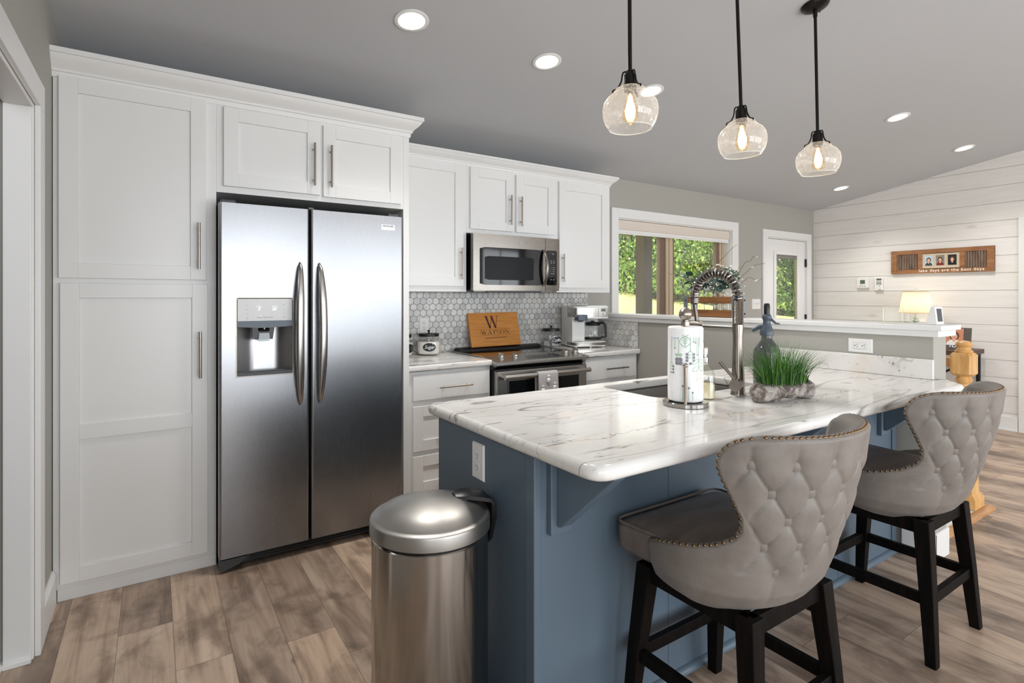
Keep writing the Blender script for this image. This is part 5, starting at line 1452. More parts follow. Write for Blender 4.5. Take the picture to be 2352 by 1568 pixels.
# ------------------------------------------------------------------ pendant lamps over the island
def make_pendant(label):
    t = thing('pendant_lamp', label, 'pendant lamp', (0, 0, 0), 'seeded glass pendants over the island')
    cz = ceil_z(-2.265)
    T = Matrix.Rotation(radians(-9.2), 4, 'X')
    mb = MB(); mb.lathe([(0, 0), (.066, 0), (.066, -.006), (.062, -.009), (.060, -.014), (.046, -.022), (.030, -.028), (.014, -.030), (0, -.030)], (0, 0, 0), 36, T)
    for x in (-.036, .036): mb.sphere((x, 0, -.026), .0045, 8, 6, T=T)
    mb.build('canopy', 'bronze', t)
    L = .640
    mb = MB(); mb.tube([(0, 0, -.02), (0, 0, -L)], .0075, 14); mb.tube([(0, 0, -.03), (0, 0, -.06)], .0105, 14); mb.build('rod', 'bronze', t)
    mb = MB(); mb.lathe([(0, -L + .01), (.012, -L + .008), (.018, -L - .004), (.023, -L - .010), (.024, -L - .014), (.024, -L - .062), (.020, -L - .064), (0, -L - .064)], (0, 0, 0), 28); mb.build('socket', 'bronze', t)
    zt = -L - .052          # top of the glass
    prof = [(.079, -.157), (.082, -.152), (.0930, -.136), (.1010, -.110), (.1025, -.085), (.0985, -.062), (.085, -.042), (.069, -.030), (.0635, -.028), (.0610, -.020), (.054, -.010), (.040, -.003), (.0245, 0)]
    mb = MB(); mb.lathe([(r, zt + z) for r, z in prof], (0, 0, 0), 56); gl = mb.build('glass_shade', 'seeded_glass', t, smooth=60, normals=False)
    mb = MB(); mb.tube([(.079 * cos(2 * pi * k / 56), .079 * sin(2 * pi * k / 56), zt - .157) for k in range(56)], .0014, 6, closed=True); mb.build('rim', 'warm_white', gl)
    for k in range(3):
        R_ = Matrix.Rotation(radians(20 + 120 * k), 4, 'Z')
        pts = smooth_path([(.008, 0, -L + .004), (.024, 0, -L + .002), (.029, 0, -L - .010), (.033, 0, -L - .032), (.046, 0, -L - .056), (.0625, 0, zt - .012), (.064, 0, zt - .020)], 4)
        mb = MB(); mb.tube([R_ @ p for p in pts], .0032, 8); mb.build('bracket_arm', 'bronze', t)
    mb = MB(); zb = zt - .012
    mb.lathe([(.0135, zb), (.0145, zb - .02), (.020, zb - .05), (.0275, zb - .078), (.0300, zb - .095), (.0275, zb - .112), (.018, zb - .122), (0, zb - .126)], (0, 0, 0), 28); bu = mb.build('bulb', 'amber_glass', t, smooth=60, normals=False)
    mb = MB(); mb.lathe([(.0, zb - .012), (.005, zb - .020), (.015, zb - .058), (.0190, zb - .080), (.014, zb - .104), (0, zb - .118)], (0, 0, 0), 16); mb.build('filament', 'filament', bu)
    mb = MB(); mb.lathe([(.0, zb + .002), (.022, zb + .002), (.022, zb - .006), (.0135, zb - .007)], (0, 0, 0), 24); mb.build('collar', 'bronze', bu)
    return t
pd = make_pendant('nearest seeded-glass pendant lamp over the island, hanging beside a recessed light')
plc = [(1.203, 'nearest seeded-glass pendant lamp, above the end of the island by the trash can', .5), (1.858, 'middle seeded-glass pendant lamp of the three over the island', 3.4), (2.517, 'farthest seeded-glass pendant lamp, with its black ceiling canopy in view', 2.2)]
for k, (x, lab, tilt) in enumerate(plc):
    o = pd if k == 0 else copy_tree(pd)
    o.location = (x, -2.265, ceil_z(-2.265)); o.rotation_euler = (0, radians(-tilt), 0); o['label'] = lab
# ------------------------------------------------------------------ recessed ceiling lights
def make_can(label):
    t = thing('recessed_light', label, 'ceiling light', (0, 0, 0), 'recessed lights in the sloped ceiling')
    mb = MB(); mb.lathe([(.080, .002), (.082, -.003), (.078, -.0055), (.064, -.005), (.061, .002)], (0, 0, 0), 40); mb.build('trim_ring', 'plate_white', t)
    mb = MB(); mb.lathe([(0, -.0045), (.045, -.0045), (.062, -.0035)], (0, 0, 0), 36); mb.build('lens', 'can_light', t)
    l = lamp('downlight', 'SPOT', (0, 0, -.03), (0, 0, 0), 52, (1.0, .97, .92), spot_size=radians(125), spot_blend=.9, shadow_soft_size=.08); l.parent = t
    return t
cn = make_can('recessed light')
for k, (x, y, lab) in enumerate(((.75, -1.29, 'recessed ceiling light above the refrigerator, largest in view'), (1.56, -1.285, 'recessed ceiling light above the range, second from the refrigerator'),
        (2.382, -1.30, 'recessed ceiling light partly hidden behind the nearest glass pendant'), (4.58, -1.83, 'recessed ceiling light right of the farthest pendant'),
        (6.08, -1.79, 'recessed ceiling light close to the shiplap wall, highest of the far ones'), (6.14, -.665, 'small recessed ceiling light above the glazed door, below the farthest pendant'))):
    o = cn if k == 0 else copy_tree(cn)
    o.location = (x, y, ceil_z(y) - .001); o.rotation_euler = (radians(-9.2), 0, 0); o['label'] = lab

# ------------------------------------------------------------------ cutting board with engraved lettering
bx, bz0 = 1.978, .9462
cb = thing('cutting_board', 'engraved bamboo cutting board leaning on the tile behind the range', 'cutting board', (bx, -.07, bz0))
tl = math.atan2(.062, .262); BT = rot_to((bx, -.0875, bz0), (1, 0, 0), (0, sin(tl), cos(tl))) @ Matrix.Rotation(radians(.6), 4, 'Z')
mb = MB(); W2, H2 = .228, .268
mb.box(-W2, W2, 0, H2, -.017, 0, BT); cbb = mb.build('board', 'bamboo', cb, smooth=0, bevel=.003)
mb = MB(); T = BT @ Matrix.Translation((0, 0, .0006))
def strokes(polys, x, y, s, sx=1):
    for pl in polys: mb.add([(x + u * s * sx, y + v * s, 0) for u, v in pl], [tuple(range(len(pl)))], T)
def bar(a, b, w): # slanted stroke with horizontal ends
    return [(a[0] - w / 2, a[1]), (a[0] + w / 2, a[1]), (b[0] + w / 2, b[1]), (b[0] - w / 2, b[1])]
def ser(x, y, w, h=.035): return [(x - w / 2, y), (x + w / 2, y), (x + w / 2, y + h), (x - w / 2, y + h)]
def arc(cx, cy, rx, ry, a0, a1, w0, w1, n=16):
    o = []; i_ = []
    for k in range(n + 1):
        a = a0 + (a1 - a0) * k / n; w = w0 + (w1 - w0) * sin(pi * k / n)
        o.append((cx + (rx + w / 2) * cos(a), cy + (ry + w * .3) * sin(a))); i_.append((cx + (rx - w / 2) * cos(a), cy + (ry - w * .3) * sin(a)))
    return [[o[k], o[k + 1], i_[k + 1], i_[k]] for k in range(n)]
GL = {
 'W': (1.32, [bar((.16, 1), (.45, 0), .17), bar((.70, 1), (.45, 0), .05), bar((.66, 1), (.95, 0), .17), bar((1.20, 1), (.95, 0), .05), ser(.16, .965, .36), ser(.68, .965, .36), ser(1.20, .965, .28)]),
 'A': (.95, [bar((.46, 1), (.10, 0), .05), bar((.46, 1), (.82, 0), .16), [(.22, .30), (.70, .30), (.70, .35), (.22, .35)], ser(.10, 0, .26), ser(.82, 0, .30)]),
 'T': (.85, [bar((.42, 1), (.42, 0), .14), ser(.42, .955, .76, .045), [(.04, .78), (.08, .78), (.11, 1), (.04, 1)], [(.76, .78), (.80, .78), (.80, 1), (.73, 1)], ser(.42, 0, .30)]),
 'S': (.72, arc(.34, .73, .22, .25, radians(40), radians(270), .05, .11) + arc(.34, .26, .24, .25, radians(90), radians(-140), .12, .08) + [[(.52, .72), (.56, .72), (.56, .98), (.52, .98)], [(.08, .02), (.12, .02), (.12, .30), (.08, .30)]]),
 'O': (1.0, arc(.48, .5, .40, .47, radians(-90), radians(90), .04, .15) + arc(.48, .5, .40, .47, radians(90), radians(270), .04, .15)),
 'N': (1.0, [bar((.18, 1), (.18, 0), .05), bar((.18, 1), (.82, 0), .16), bar((.82, 1), (.82, 0), .05), ser(.12, .965, .26), ser(.18, 0, .24), ser(.82, .965, .24)]),
}
strokes(GL['W'][1], -.088, .142, .098, 1.02)
x = -.133
for ch in 'WATSON': strokes(GL[ch][1], x, .094, .030, 1.45 * (.92 if ch == 'W' else 1)); x += GL[ch][0] * .030 * 1.45 + .0022
mb.ribbon([(-.14, .131), (.14, .131)], .0016, T); mb.ribbon([(-.14, .088), (.14, .088)], .0012, T)
for sgn in (-1, 1):
    mb.ribbon([(sgn * (.008 + .085 * k / 50), .066 + .0045 * sin(k * .75) * (1 - k / 70)) for k in range(51)], .0020, T)
    mb.ribbon([(sgn * (.012 + .075 * k / 50), .064 - .0045 * sin(k * .75 + .6) * (1 - k / 70)) for k in range(51)], .0018, T)
    mb.ribbon([(sgn * (.098 + .005 * cos(a)), .066 + .005 * sin(a)) for a in [k * .45 for k in range(12)]], .0016, T)
mb.ribbon([(.008 * cos(a), .066 + .006 * sin(a)) for a in [k * pi / 8 for k in range(16)]], .002, T, True)
mb.build('engraving', 'text_burn', cbb, smooth=0, normals=False)

# ------------------------------------------------------------------ glass canisters
def canister(x, y, label, word, qd, group='glass canisters with black lids on the counter'):
    t = thing('glass_canister', label, 'jar', (x, y, .914), group)
    f = lambda q, z: 1 + .045 * cos(4 * (q - .3))
    mb = MB(); mb.lathe([(0, .003), (.064, .003), (.080, .010), (.087, .03), (.088, .098), (.082, .116), (.068, .123), (.066, .128), (.070, .131), (.070, .134)], (x, y, .914), 44, wob=lambda q, z: f(q, z) if z < .118 else 1)
    j = mb.build('jar', 'jar_glass', t, smooth=60, normals=False)
    mb = MB(); mb.lathe([(0, .133), (.073, .133), (.073, .152), (.070, .154), (0, .155)], (x, y, .914), 36); mb.lathe([(.006, .154), (.006, .166), (.011, .175), (.011, .178), (0, .178)], (x, y, .914), 18); mb.build('lid', 'black', t)
    mb = MB(); n = 22
    def on(u, v, d=.0012):
        q = qd + u / .088; z = .060 + v; r = .0885 * f(q, z) + d; return (x + r * cos(q), y + r * sin(q), .914 + z)
    vs = [on(0, 0)] + [on(.046 * cos(2 * pi * k / n), .030 * sin(2 * pi * k / n)) for k in range(n)]; mb.add(vs, [(0, 1 + k, 1 + (k + 1) % n) for k in range(n)])
    m2 = MB()
    if word: m2.text(word, .036, Matrix.Identity(4), .35, 0, spacing=.92)
    mb.m = 1; mb.add([on(u, v - .010, .0022) for u, v, _ in m2.v], m2.f)
    if word == 'Sugar':
        m3 = MB(); m3.ribbon([(.024 + .003 * cos(a), .018 + .002 * sin(a)) for a in [k * .8 for k in range(8)]], .0012); mb.add([on(u, v, .0022) for u, v, _ in m3.v], m3.f)
    mb.build('chalk_label', ['black', 'text_light'], t, smooth=0, normals=False); return t
canister(1.384, -.104, 'glass canister of sugar with a black chalk label and black lid, below the tile outlet', 'Sugar', radians(-112))
canister(1.172, -.104, 'glass canister partly hidden behind the white panel beside the refrigerator', '', radians(-72))
canister(2.497, -.104, 'glass canister of coffee pods with a black chalk label, beside the coffee maker', 'Coffee', radians(-95))
for x, lab, nm in ((1.384, 'white sugar filling the canister below the outlet', 'sugar'), (1.172, 'white powder filling the canister next to the refrigerator panel', 'powder')):
    mb = MB(); mb.lathe([(0, .006), (.062, .006), (.077, .012), (.083, .03), (.0845, .092), (.055, .100), (.03, .097), (0, .101)], (x, -.104, .914), 40, wob=lambda q, z: 1 + .045 * cos(4 * (q - .3)))
    tag(mb.build(nm, 'sugar'), lab, nm, kind='stuff')
r_ = random.Random(8); pod0 = None
for k, (dx, dy, dz, a, b) in enumerate(((-.036, -.022, .029, 1.3, .2), (-.002, -.036, .030, 1.4, 1.2), (.038, -.020, .029, .2, 0), (.006, .020, .029, 1.2, 2.2), (-.032, .026, .029, .2, .4), (.012, -.008, .070, 1.0, .8))):
    if pod0 is None:
        pod0 = thing('coffee_pod', 'white coffee pod inside the coffee canister', 'coffee pod', (0, 0, 0), 'coffee pods in the canister')
        mb = MB(); mb.lathe([(0, -.021), (.0165, -.021), (.018, -.018), (.0215, .018)], (0, 0, 0), 20); mb.build('cup', 'plate_white', pod0)
        mb = MB(); mb.lathe([(0, .0195), (.0225, .0195), (.0235, .0185), (.0215, .017)], (0, 0, 0), 20); mb.build('foil_lid', 'galvanized', pod0); o = pod0
    else: o = copy_tree(pod0)
    o.location = (2.497 + dx, -.104 + dy, .914 + dz); o.rotation_euler = (a, b, b)

# ------------------------------------------------------------------ coffee maker
cm = thing('coffee_maker', 'white and steel coffee maker with a glass carafe', 'coffee maker', (2.765, -.21, .914))
CX0, CX1, CYF, CYB = 2.615, 2.915, -.355, -.070
cz = .914
mb = MB(); mb.box(CX0, CX1 - .01, -.19, CYB, cz + .012, cz + .335); mb.box(CX0 + .0, CX0 + .112, -.315, -.18, cz + .045, cz + .25); mb.build('body', 'plate_white', cm, smooth=0, bevel=.008, seg=3)
mb = MB(); pl = rounded([(CX0, CYF), (CX1, CYF), (CX1, CYB), (CX0, CYB)], [.05, .06, .02, .02], 6)
mb.prism(pl, 'z', cz + .010, cz + .018).prism(pl, 'z', cz + .043, cz + .050)
for x, y in ((CX0 + .03, CYF + .03), (2.765, CYF + .012), (CX1 - .03, CYF + .03), (CX0 + .03, CYB - .02), (CX1 - .03, CYB - .02)): mb.cyl((x, y, cz), (x, y, cz + .012), .007, n=10)
mb.build('base', 'plate_white', cm, smooth=30)
mb = MB(); mb.prism(offset(pl, .003), 'z', cz + .018, cz + .043); mb.build('base_band', 'steel_can', cm, smooth=30)
mb = MB(); mb.disc((2.668, -.315, cz + .0508), .045, 24, ry=.035); mb.build('drip_grid', 'dark_gray', cm, smooth=0)
hd = rounded([(CX0 + .004, CYF - .005), (CX1 + .012, CYF - .005), (CX1 + .012, CYB), (CX0 + .004, CYB)], [.04, .03, .02, .02], 6)
mb = MB(); mb.prism(offset(hd, .002), 'z', cz + .252, cz + .326); mb.build('head_band', 'steel_can', cm, smooth=30)
mb = MB(); mb.prism(hd, 'z', cz + .326, cz + .338).prism(hd, 'z', cz + .240, cz + .252).prism(rounded([(2.74, -.335), (CX1 + .008, -.335), (CX1 + .008, CYB), (2.74, CYB)], .02, 4), 'z', cz + .336, cz + .345); mb.build('head_trim', 'plate_white', cm, smooth=30)
mb = MB(); T = FACE_Y(2.872, CYF - .0075, cz + .289); mb.box(2.830, 2.914, CYF - .007, CYF + .0, cz + .254, cz + .325)
mb.m = 1; mb.add([(-.020, .008, .0006), (.018, .008, .0006), (.018, .031, .0006), (-.020, .031, .0006)], [(0, 1, 2, 3)], T)
mb.m = 2
for x in (-.031, .029):
    for z in (.026, .010): mb.ribbon([(x - .006, z), (x + .006, z)], .006, T @ Matrix.Translation((0, 0, .0006)))
mb.lathe([(.009, 0), (.009, .006), (0, .007)], (.006, -.010, 0), 16, T); mb.disc((.002, -.027, .0006), .004, 10, T)
mb.build('control_panel', ['steel_can', 'lcd', 'plate_white'], cm, smooth=0)
mb = MB(); mb.prism(rounded([(2.625, -.405), (2.715, -.405), (2.715, -.325), (2.625, -.325)], .015, 4), 'z', cz + .225, cz + .272); mb.box(2.598, 2.64, -.400, -.380, cz + .256, cz + .270); mb.lathe([(0, .212), (.022, .214), (.024, .226)], (2.67, -.362, cz), 18); mb.build('pod_holder', 'blue_gray', cm, smooth=30, bevel=.003)
ca = thing('carafe', 'glass coffee carafe with black handle standing in the coffee maker', 'carafe', (2.822, -.262, cz + .050))
mb = MB(); mb.lathe([(0, .002), (.055, .002), (.066, .012), (.070, .03), (.068, .075), (.060, .118), (.058, .130)], (2.822, -.262, cz + .050), 36); mb.build('glass', 'jar_glass', ca, smooth=60, normals=False)
mb = MB(); mb.lathe([(.060, .128), (.062, .150), (.052, .156), (.016, .158), (.014, .168), (0, .168)], (2.822, -.262, cz + .050), 30); mb.lathe([(.0695, .012), (.0715, .020), (.0715, .026), (.070, .028)], (2.822, -.262, cz + .050), 30); mb.build('lid', 'black', ca)
mb = MB(); d = Vector((cos(radians(-38)), sin(radians(-38)), 0)); c0 = Vector((2.822, -.262, cz + .050))
mb.tube([c0 + d * .058 + Vector((0, 0, .150)), c0 + d * .092 + Vector((0, 0, .150)), c0 + d * .106 + Vector((0, 0, .130)), c0 + d * .112 + Vector((0, 0, .035)), c0 + d * .070 + Vector((0, 0, .030))], [.012, .013, .013, .011, .010], 10, flat=.8); mb.build('handle', 'black', ca)
mb = MB(); mb.tube(smooth_path([(2.742, -.018, 1.118), (2.765, -.035, 1.116), (2.782, -.04, 1.08), (2.785, -.045, 1.0), (2.79, -.10, .95)], 6), .0045, 8); mb.box(2.728, 2.756, -.03, -.0145, 1.106, 1.130); pcord = mb.build('power_cord', 'plate_white', cm)
CR = -.30
cm.rotation_euler = (0, 0, CR); pcord.matrix_parent_inverse = Matrix.Rotation(-CR, 4, 'Z')
v_ = Matrix.Rotation(CR, 4, 'Z') @ Vector((2.822 - 2.765, -.262 + .21, 0)); ca.location = (2.765 + v_.x, -.21 + v_.y, cz + .050); ca.rotation_euler = (0, 0, CR)

# ------------------------------------------------------------------ crate of vases on the half-wall cap
CZ = 1.1875; kx0, kx1, ky0, ky1 = 3.005, 3.115, -1.485, -1.055
cr = thing('wooden_crate', 'slatted wooden crate with galvanized corners on the half wall', 'crate', ((kx0 + kx1) / 2, (ky0 + ky1) / 2, CZ))
for z in (CZ + .004, CZ + .098):
    for x in (kx0, kx1 - .010): box(x, x + .010, ky0, ky1, z, z + .046).build('slat', 'crate_wood', cr, smooth=0, bevel=.0015)
    for y in (ky0, ky1 - .010): box(kx0 + .010, kx1 - .010, y, y + .010, z, z + .046).build('end_slat', 'crate_wood', cr, smooth=0, bevel=.0015)
box(kx0 + .01, kx1 - .01, ky0 + .01, ky1 - .01, CZ + .001, CZ + .010).build('bottom', 'crate_wood', cr, smooth=0)
for x, y, sx, sy in ((kx0, ky0, 1, 1), (kx0, ky1, 1, -1), (kx1, ky0, -1, 1), (kx1, ky1, -1, -1)):
    mb = MB(); a, b = sorted((x, x + sx * .028)); c, d = sorted((y - sy * .0015, y)); mb.box(a, b, c, d, CZ, CZ + .148)
    a, b = sorted((x - sx * .0015, x)); c, d = sorted((y - sy * .0015, y + sy * .034)); mb.box(a, b, c, d, CZ, CZ + .148)
    cb_ = mb.build('corner_bracket', 'galvanized', cr, smooth=0)
    mb = MB()
    for z in (CZ + .027, CZ + .120): mb.sphere((x - sx * .002, y + sy * .017, z), .0068, 12, 8); mb.sphere((x + sx * .014, y - sy * .002, z), .0068, 12, 8)
    mb.build('bolt', 'rust_bolt', cb_)
rv = random.Random(21); v0 = None
vy = [ky0 + .055 + .080 * k for k in range(5)]
vx = (kx0 + kx1) / 2
for k, y in enumerate(vy):
    if v0 is None:
        v0 = thing('glass_bottle_vase', 'clear glass bottle vase standing in the wooden crate', 'vase', (0, 0, 0), 'bottle vases in the crate')
        mb = MB(); mb.lathe([(0, .002), (.030, .002), (.0335, .008), (.0335, .085), (.028, .108), (.0165, .124), (.0150, .160), (.0185, .168), (.0185, .174), (.0155, .175)], (0, 0, 0), 26); mb.build('glass', 'clear_glass', v0, smooth=60, normals=False)
        o = v0
    else: o = copy_tree(v0)
    o.location = (vx, y, CZ + .0105)
def leaf_shape(mb, p, d, size, roll):
    q = Matrix.Translation(p) @ d.to_track_quat('Y', 'Z').to_matrix().to_4x4() @ Matrix.Rotation(roll, 4, 'Y')
    n = 7; vs = []; fs = []
    for i in range(n + 1):
        t = i / n; w_ = size * .40 * sin(pi * min(1, t * .98 + .01)) ** .75
        vs += [(-w_, size * t, .10 * w_), (0, size * t, -.05 * size * sin(pi * t)), (w_, size * t, .10 * w_)]
    for i in range(n):
        for j in range(2): a = 3 * i + j; fs.append((a, a + 1, a + 4, a + 3))
    mb.add(vs, fs, q)
for k, y in enumerate(vy):
    t = thing('eucalyptus_stem', 'gray-green eucalyptus stem with round leaves and tiny white berries, standing in the crate', 'stem', (vx, y, CZ + .05), 'eucalyptus stems in the crate')
    st = MB(); lf = MB(); be = MB()
    for b in range(2):
        a = rv.uniform(0, 6.28); lean = Vector((.05 * cos(a), .07 * sin(a), 0)); top = rv.uniform(.09, .165)
        pts = smooth_path([(vx, y, CZ + .03), (vx + .004 * cos(a), y + .004 * sin(a), CZ + .185), Vector((vx, y, CZ + .185 + top * .5)) + lean * .5, Vector((vx, y, CZ + .185 + top)) + lean], 5)
        st.tube(pts, .0016, 6)
        for i in range(6, len(pts)):
            for s in range(1 + i % 2):
                q = rv.uniform(0, 6.28); d = Vector((cos(q) * .8, sin(q), rv.uniform(-.5, .45))).normalized()
                leaf_shape(lf, pts[i], d, rv.uniform(.046, .080), rv.uniform(-1, 1))
        for i in range(80):
            p = pts[rv.randrange(5, len(pts))] + Vector((rv.gauss(0, .022), rv.gauss(0, .03), rv.gauss(0, .025)))
            if p.z > CZ + .16: be.sphere(p, rv.uniform(.0034, .0058), 6, 4)
    st.build('stalk', 'twig', t); lf.build('leaves', 'eucalyptus', t, smooth=0, normals=False); be.build('berries', 'flower', t)['kind'] = 'stuff'
# long bare twigs with a few white blossoms: offsets (y, z, x) from the mouth of a vase
tw = [((.03, .10, 0), (.10, .20, .01), (.12, .26, 0), (.175, .30, .01), (.185, .315, .0)),
      ((-.015, .10, 0), (-.030, .19, 0), (-.075, .25, .02), (-.14, .31, .03), (-.165, .325, .03)),
      ((.02, .09, 0), (.05, .17, 0), (.035, .22, 0), (.085, .27, .01), (.075, .32, 0)),
      ((.04, .06, 0), (.12, .115, 0), (.19, .135, .02), (.225, .13, .02), (.25, .15, .01)),
      ((-.01, .06, 0), (-.045, .155, .02), (-.075, .20, .03), (-.105, .205, .03), (-.125, .235, .04), (-.155, .225, .05), (-.16, .235, .05)),
      ((-.03, .07, 0), (-.085, .13, .02), (-.135, .175, .04), (-.20, .185, .05)),
      ((-.03, .03, 0), (-.07, .075, .02), (-.10, .095, .03), (-.13, .080, .04), (-.155, .070, .04), (-.18, .085, .05)),
      ((-.005, .05, 0), (-.018, .10, 0), (-.012, .13, 0), (-.026, .155, .01), (-.05, .175, .01))]
src = [3, 2, 3, 4, 0, 0, 0, 0]
for k, pts in enumerate(tw):
    y = vy[src[k]]; t = thing('bare_twig', 'long curling bare twig with white blossoms rising out of the crate', 'twig', (vx, y, CZ + .03), 'twigs in the crate')
    base = Vector((vx, y, CZ + .03)); m = Vector((vx, y, CZ + .18))
    P = smooth_path([base, m] + [m + Vector((dx, dy, dz)) for dy, dz, dx in pts], 6)
    mb = MB(); mb.tube(P, [.0022 - .0012 * i / len(P) for i in range(len(P))], 6); mb.build('branch', 'twig', t)
    mb = MB()
    for f in ([len(P) // 2, len(P) - 6] if k < 3 else [len(P) - 9]):
        c = P[f]
        for a in range(6): q = rv.uniform(0, 6.28); leaf_shape(mb, c, Vector((cos(q), sin(q), rv.uniform(-.4, .8))).normalized(), .013, rv.uniform(-1, 1))
    mb.build('blossom', 'flower', t, smooth=0, normals=False)

# ------------------------------------------------------------------ small things on the half-wall cap
gb = thing('glass_block', 'clear square glass block standing on the half wall near the lamp', 'glass block', (3.085, -2.385, CZ))
GBT = Matrix.Translation((3.085, -2.385, CZ)) @ Matrix.Rotation(radians(-58), 4, 'Z')
mb = MB(); mb.box(-.046, .046, -.016, .016, .0005, .091, GBT); mb.build('block', 'block_glass', gb, smooth=0, bevel=.008, seg=3)
mb = MB(); mb.ribbon(rounded([(-.044, .003), (.044, .003), (.044, .089), (-.044, .089)], .01, 4), .003, GBT @ Matrix.Translation((0, -.0170, 0)) @ Matrix.Rotation(radians(90), 4, 'X'), True); mb.build('edge_band', 'bottle_edge', gb, smooth=0)
wc = thing('weather_station', 'white desktop weather display with a dark screen at the end of the half wall', 'weather display', (3.10, -2.575, CZ))
WT = Matrix.Translation((3.105, -2.575, CZ)) @ Matrix.Rotation(radians(-6), 4, 'Z')
mb = MB(); mb.prism([(-.022, 0), (.030, 0), (.030, .004), (.006, .094), (-.006, .096), (-.012, .092)], 'x', -.036, .036, WT @ Matrix.Rotation(0, 4, 'Z')); mb.build('case', 'plate_white', wc, smooth=0, bevel=.003)
a_ = math.atan2(.010, .092)
mb = MB(); mb.prism([(-.0215 , .016), (-.0140, .082), (-.0125, .082), (-.020, .016)], 'x', -.023, .023, WT); mb.build('screen', 'dark_gray', wc, smooth=0)

# ------------------------------------------------------------------ shiplap wall: sign, thermostat, keypad, desk and lamp
SX = XR - .001
sg = thing('shutter_sign', 'brown wooden shutter sign with three photos and white lettering on the shiplap wall', 'wall sign', (SX, -1.355, 1.72))
y0, y1, z0, z1 = -1.815, -.895, 1.592, 1.853
mb = MB(); mb.box(SX - .012, SX, y0, y1, z0, z1); mb.build('backing', 'dark_wood', sg, smooth=0)
mb = MB(); mb.box(SX - .030, SX, y0, y0 + .058, z0, z1).box(SX - .030, SX, y1 - .058, y1, z0, z1)
for a, b in ((z0, z0 + .045), (z1 - .045, z1)): mb.box(SX - .028, SX - .004, y0 + .058, y1 - .058, a, b)
for a, b in ((-1.20, -1.155), (-1.575, -1.53)): mb.box(SX - .027, SX - .004, a, b, z0 + .045, z1 - .045)
mb.build('frame', 'sign_wood', sg, smooth=0, bevel=.002)
def louvers(ya, yb, n):
    mb = MB(); w = (yb - ya) / n
    for k in range(n):
        c = ya + w * (k + .5); T = Matrix.Translation((SX - .016, c, 0)) @ Matrix.Rotation(radians(38), 4, 'Z'); mb.box(-.003, .003, -w * .62, w * .62, z0 + .047, z1 - .047, T)
    return mb.build('louvers', 'louver_wood', sg, smooth=0, bevel=.001)
louvers(-1.153, -.955, 8); louvers(-1.755, -1.577, 8)
mb = MB(); mb.box(SX - .026, SX - .012, -1.53, -1.20, z0 + .052, z1 - .05); mb.build('photo_mat', 'mat_board', sg, smooth=0, bevel=.002)
def person_photo(name, y, z, hw, hh, bgc, hair, skin, shirt, parent, T):
    """a small printed portrait: backdrop, shoulders, hair, face"""
    mb = MB(); mb.add([(-hw, -hh, 0), (hw, -hh, 0), (hw, hh, 0), (-hw, hh, 0)], [(0, 1, 2, 3)], T)
    def blob(c, rx, ry, m, d, half=False):
        mb.m = m; pts = []
        for k in range(24):
            a = 2 * pi * k / 24; pts.append((max(-hw, min(hw, c[0] + rx * cos(a))), max(-hh, min(hh, c[1] + ry * sin(a))), d))
        mb.add(pts, [tuple(range(24))], T)
    blob((0, -hh * .95), hw * .85, hh * .62, 3, .0003); blob((0, hh * .12), hw * .55, hh * .50, 1, .0005); blob((0, hh * .05), hw * .36, hh * .36, 2, .0007); blob((0, -hh * .38), hw * .18, hh * .22, 2, .0006)
    mb.m = 1; mb.ribbon([(-hw * .12, -hh * .10), (0, -hh * .14), (hw * .12, -hh * .10)], hh * .04, T @ Matrix.Translation((0, 0, .0009)))
    for s in (-1, 1): mb.disc((s * hw * .14, hh * .10, .0009), hw * .05, 8, T)
    return mb.build(name, [bgc, hair, skin, shirt], parent, smooth=0, normals=False)
for y, bgc, hair, shirt in ((-1.258, 'photo_sky', 'photo_cap', 'photo_slate'), (-1.362, 'photo_car', 'photo_hair', 'photo_maroon'), (-1.468, 'photo_dark', 'photo_brown', 'photo_black')):
    T = FACE_X(SX - .0268, y, 1.728); person_photo('photo', y, 1.728, .038, .055, bgc, hair, 'photo_skin', shirt, sg, T)
mb = MB(); mb.text('lake days are the best days', .0425, FACE_X(SX - .0308, -1.452, z0 + .015), 0, .0004, spacing=1.20, bold=.0006); mb.build('lettering', 'text_cream', sg, smooth=0)
th = thing('thermostat', 'white thermostat with a small gray screen on the shiplap wall', 'thermostat', (SX, -.59, 1.49))
box(SX - .026, SX, -.655, -.525, 1.437, 1.548).build('case', 'plate_white', th, smooth=0, bevel=.006, seg=3)
mb = MB(); mb.box(SX - .0275, SX - .025, -.618, -.565, 1.488, 1.534); mb.build('screen', 'lcd', th, smooth=0)
mb = MB()
for y in (-.615, -.59, -.565): mb.box(SX - .028, SX - .025, y - .006, y + .006, 1.458, 1.466)
mb.build('buttons', 'text_gray', th, smooth=0)
kp = thing('alarm_keypad', 'white upright alarm keypad with buttons right of the thermostat', 'keypad', (SX, -.763, 1.48))
box(SX - .026, SX, -.806, -.720, 1.408, 1.556).build('case', 'plate_white', kp, smooth=0, bevel=.005, seg=3)
box(SX - .0275, SX - .025, -.795, -.742, 1.525, 1.547).build('screen', 'lcd', kp, smooth=0)
mb = MB()
for r in range(3):
    for c in range(3): mb.box(SX - .0285, SX - .025, -.792 + .018 * c, -.780 + .018 * c, 1.476 + .014 * r, 1.486 + .014 * r)
mb.m = 1; mb.box(SX - .0285, SX - .025, -.776, -.768, 1.452, 1.460)
mb.m = 2; mb.box(SX - .0272, SX - .025, -.790, -.762, 1.417, 1.422)
mb.build('buttons', ['text_gray', 'photo_maroon', 'dark_gray'], kp, smooth=0)
wall_plate('wall_outlet', 'white outlet on the shiplap wall behind the glass block', FACE_X(XR, -1.02, 1.11), .078, .118)
dk = thing('console_desk', 'dark wood desk with black metal legs against the shiplap wall', 'desk', (6.55, -1.2, 0))
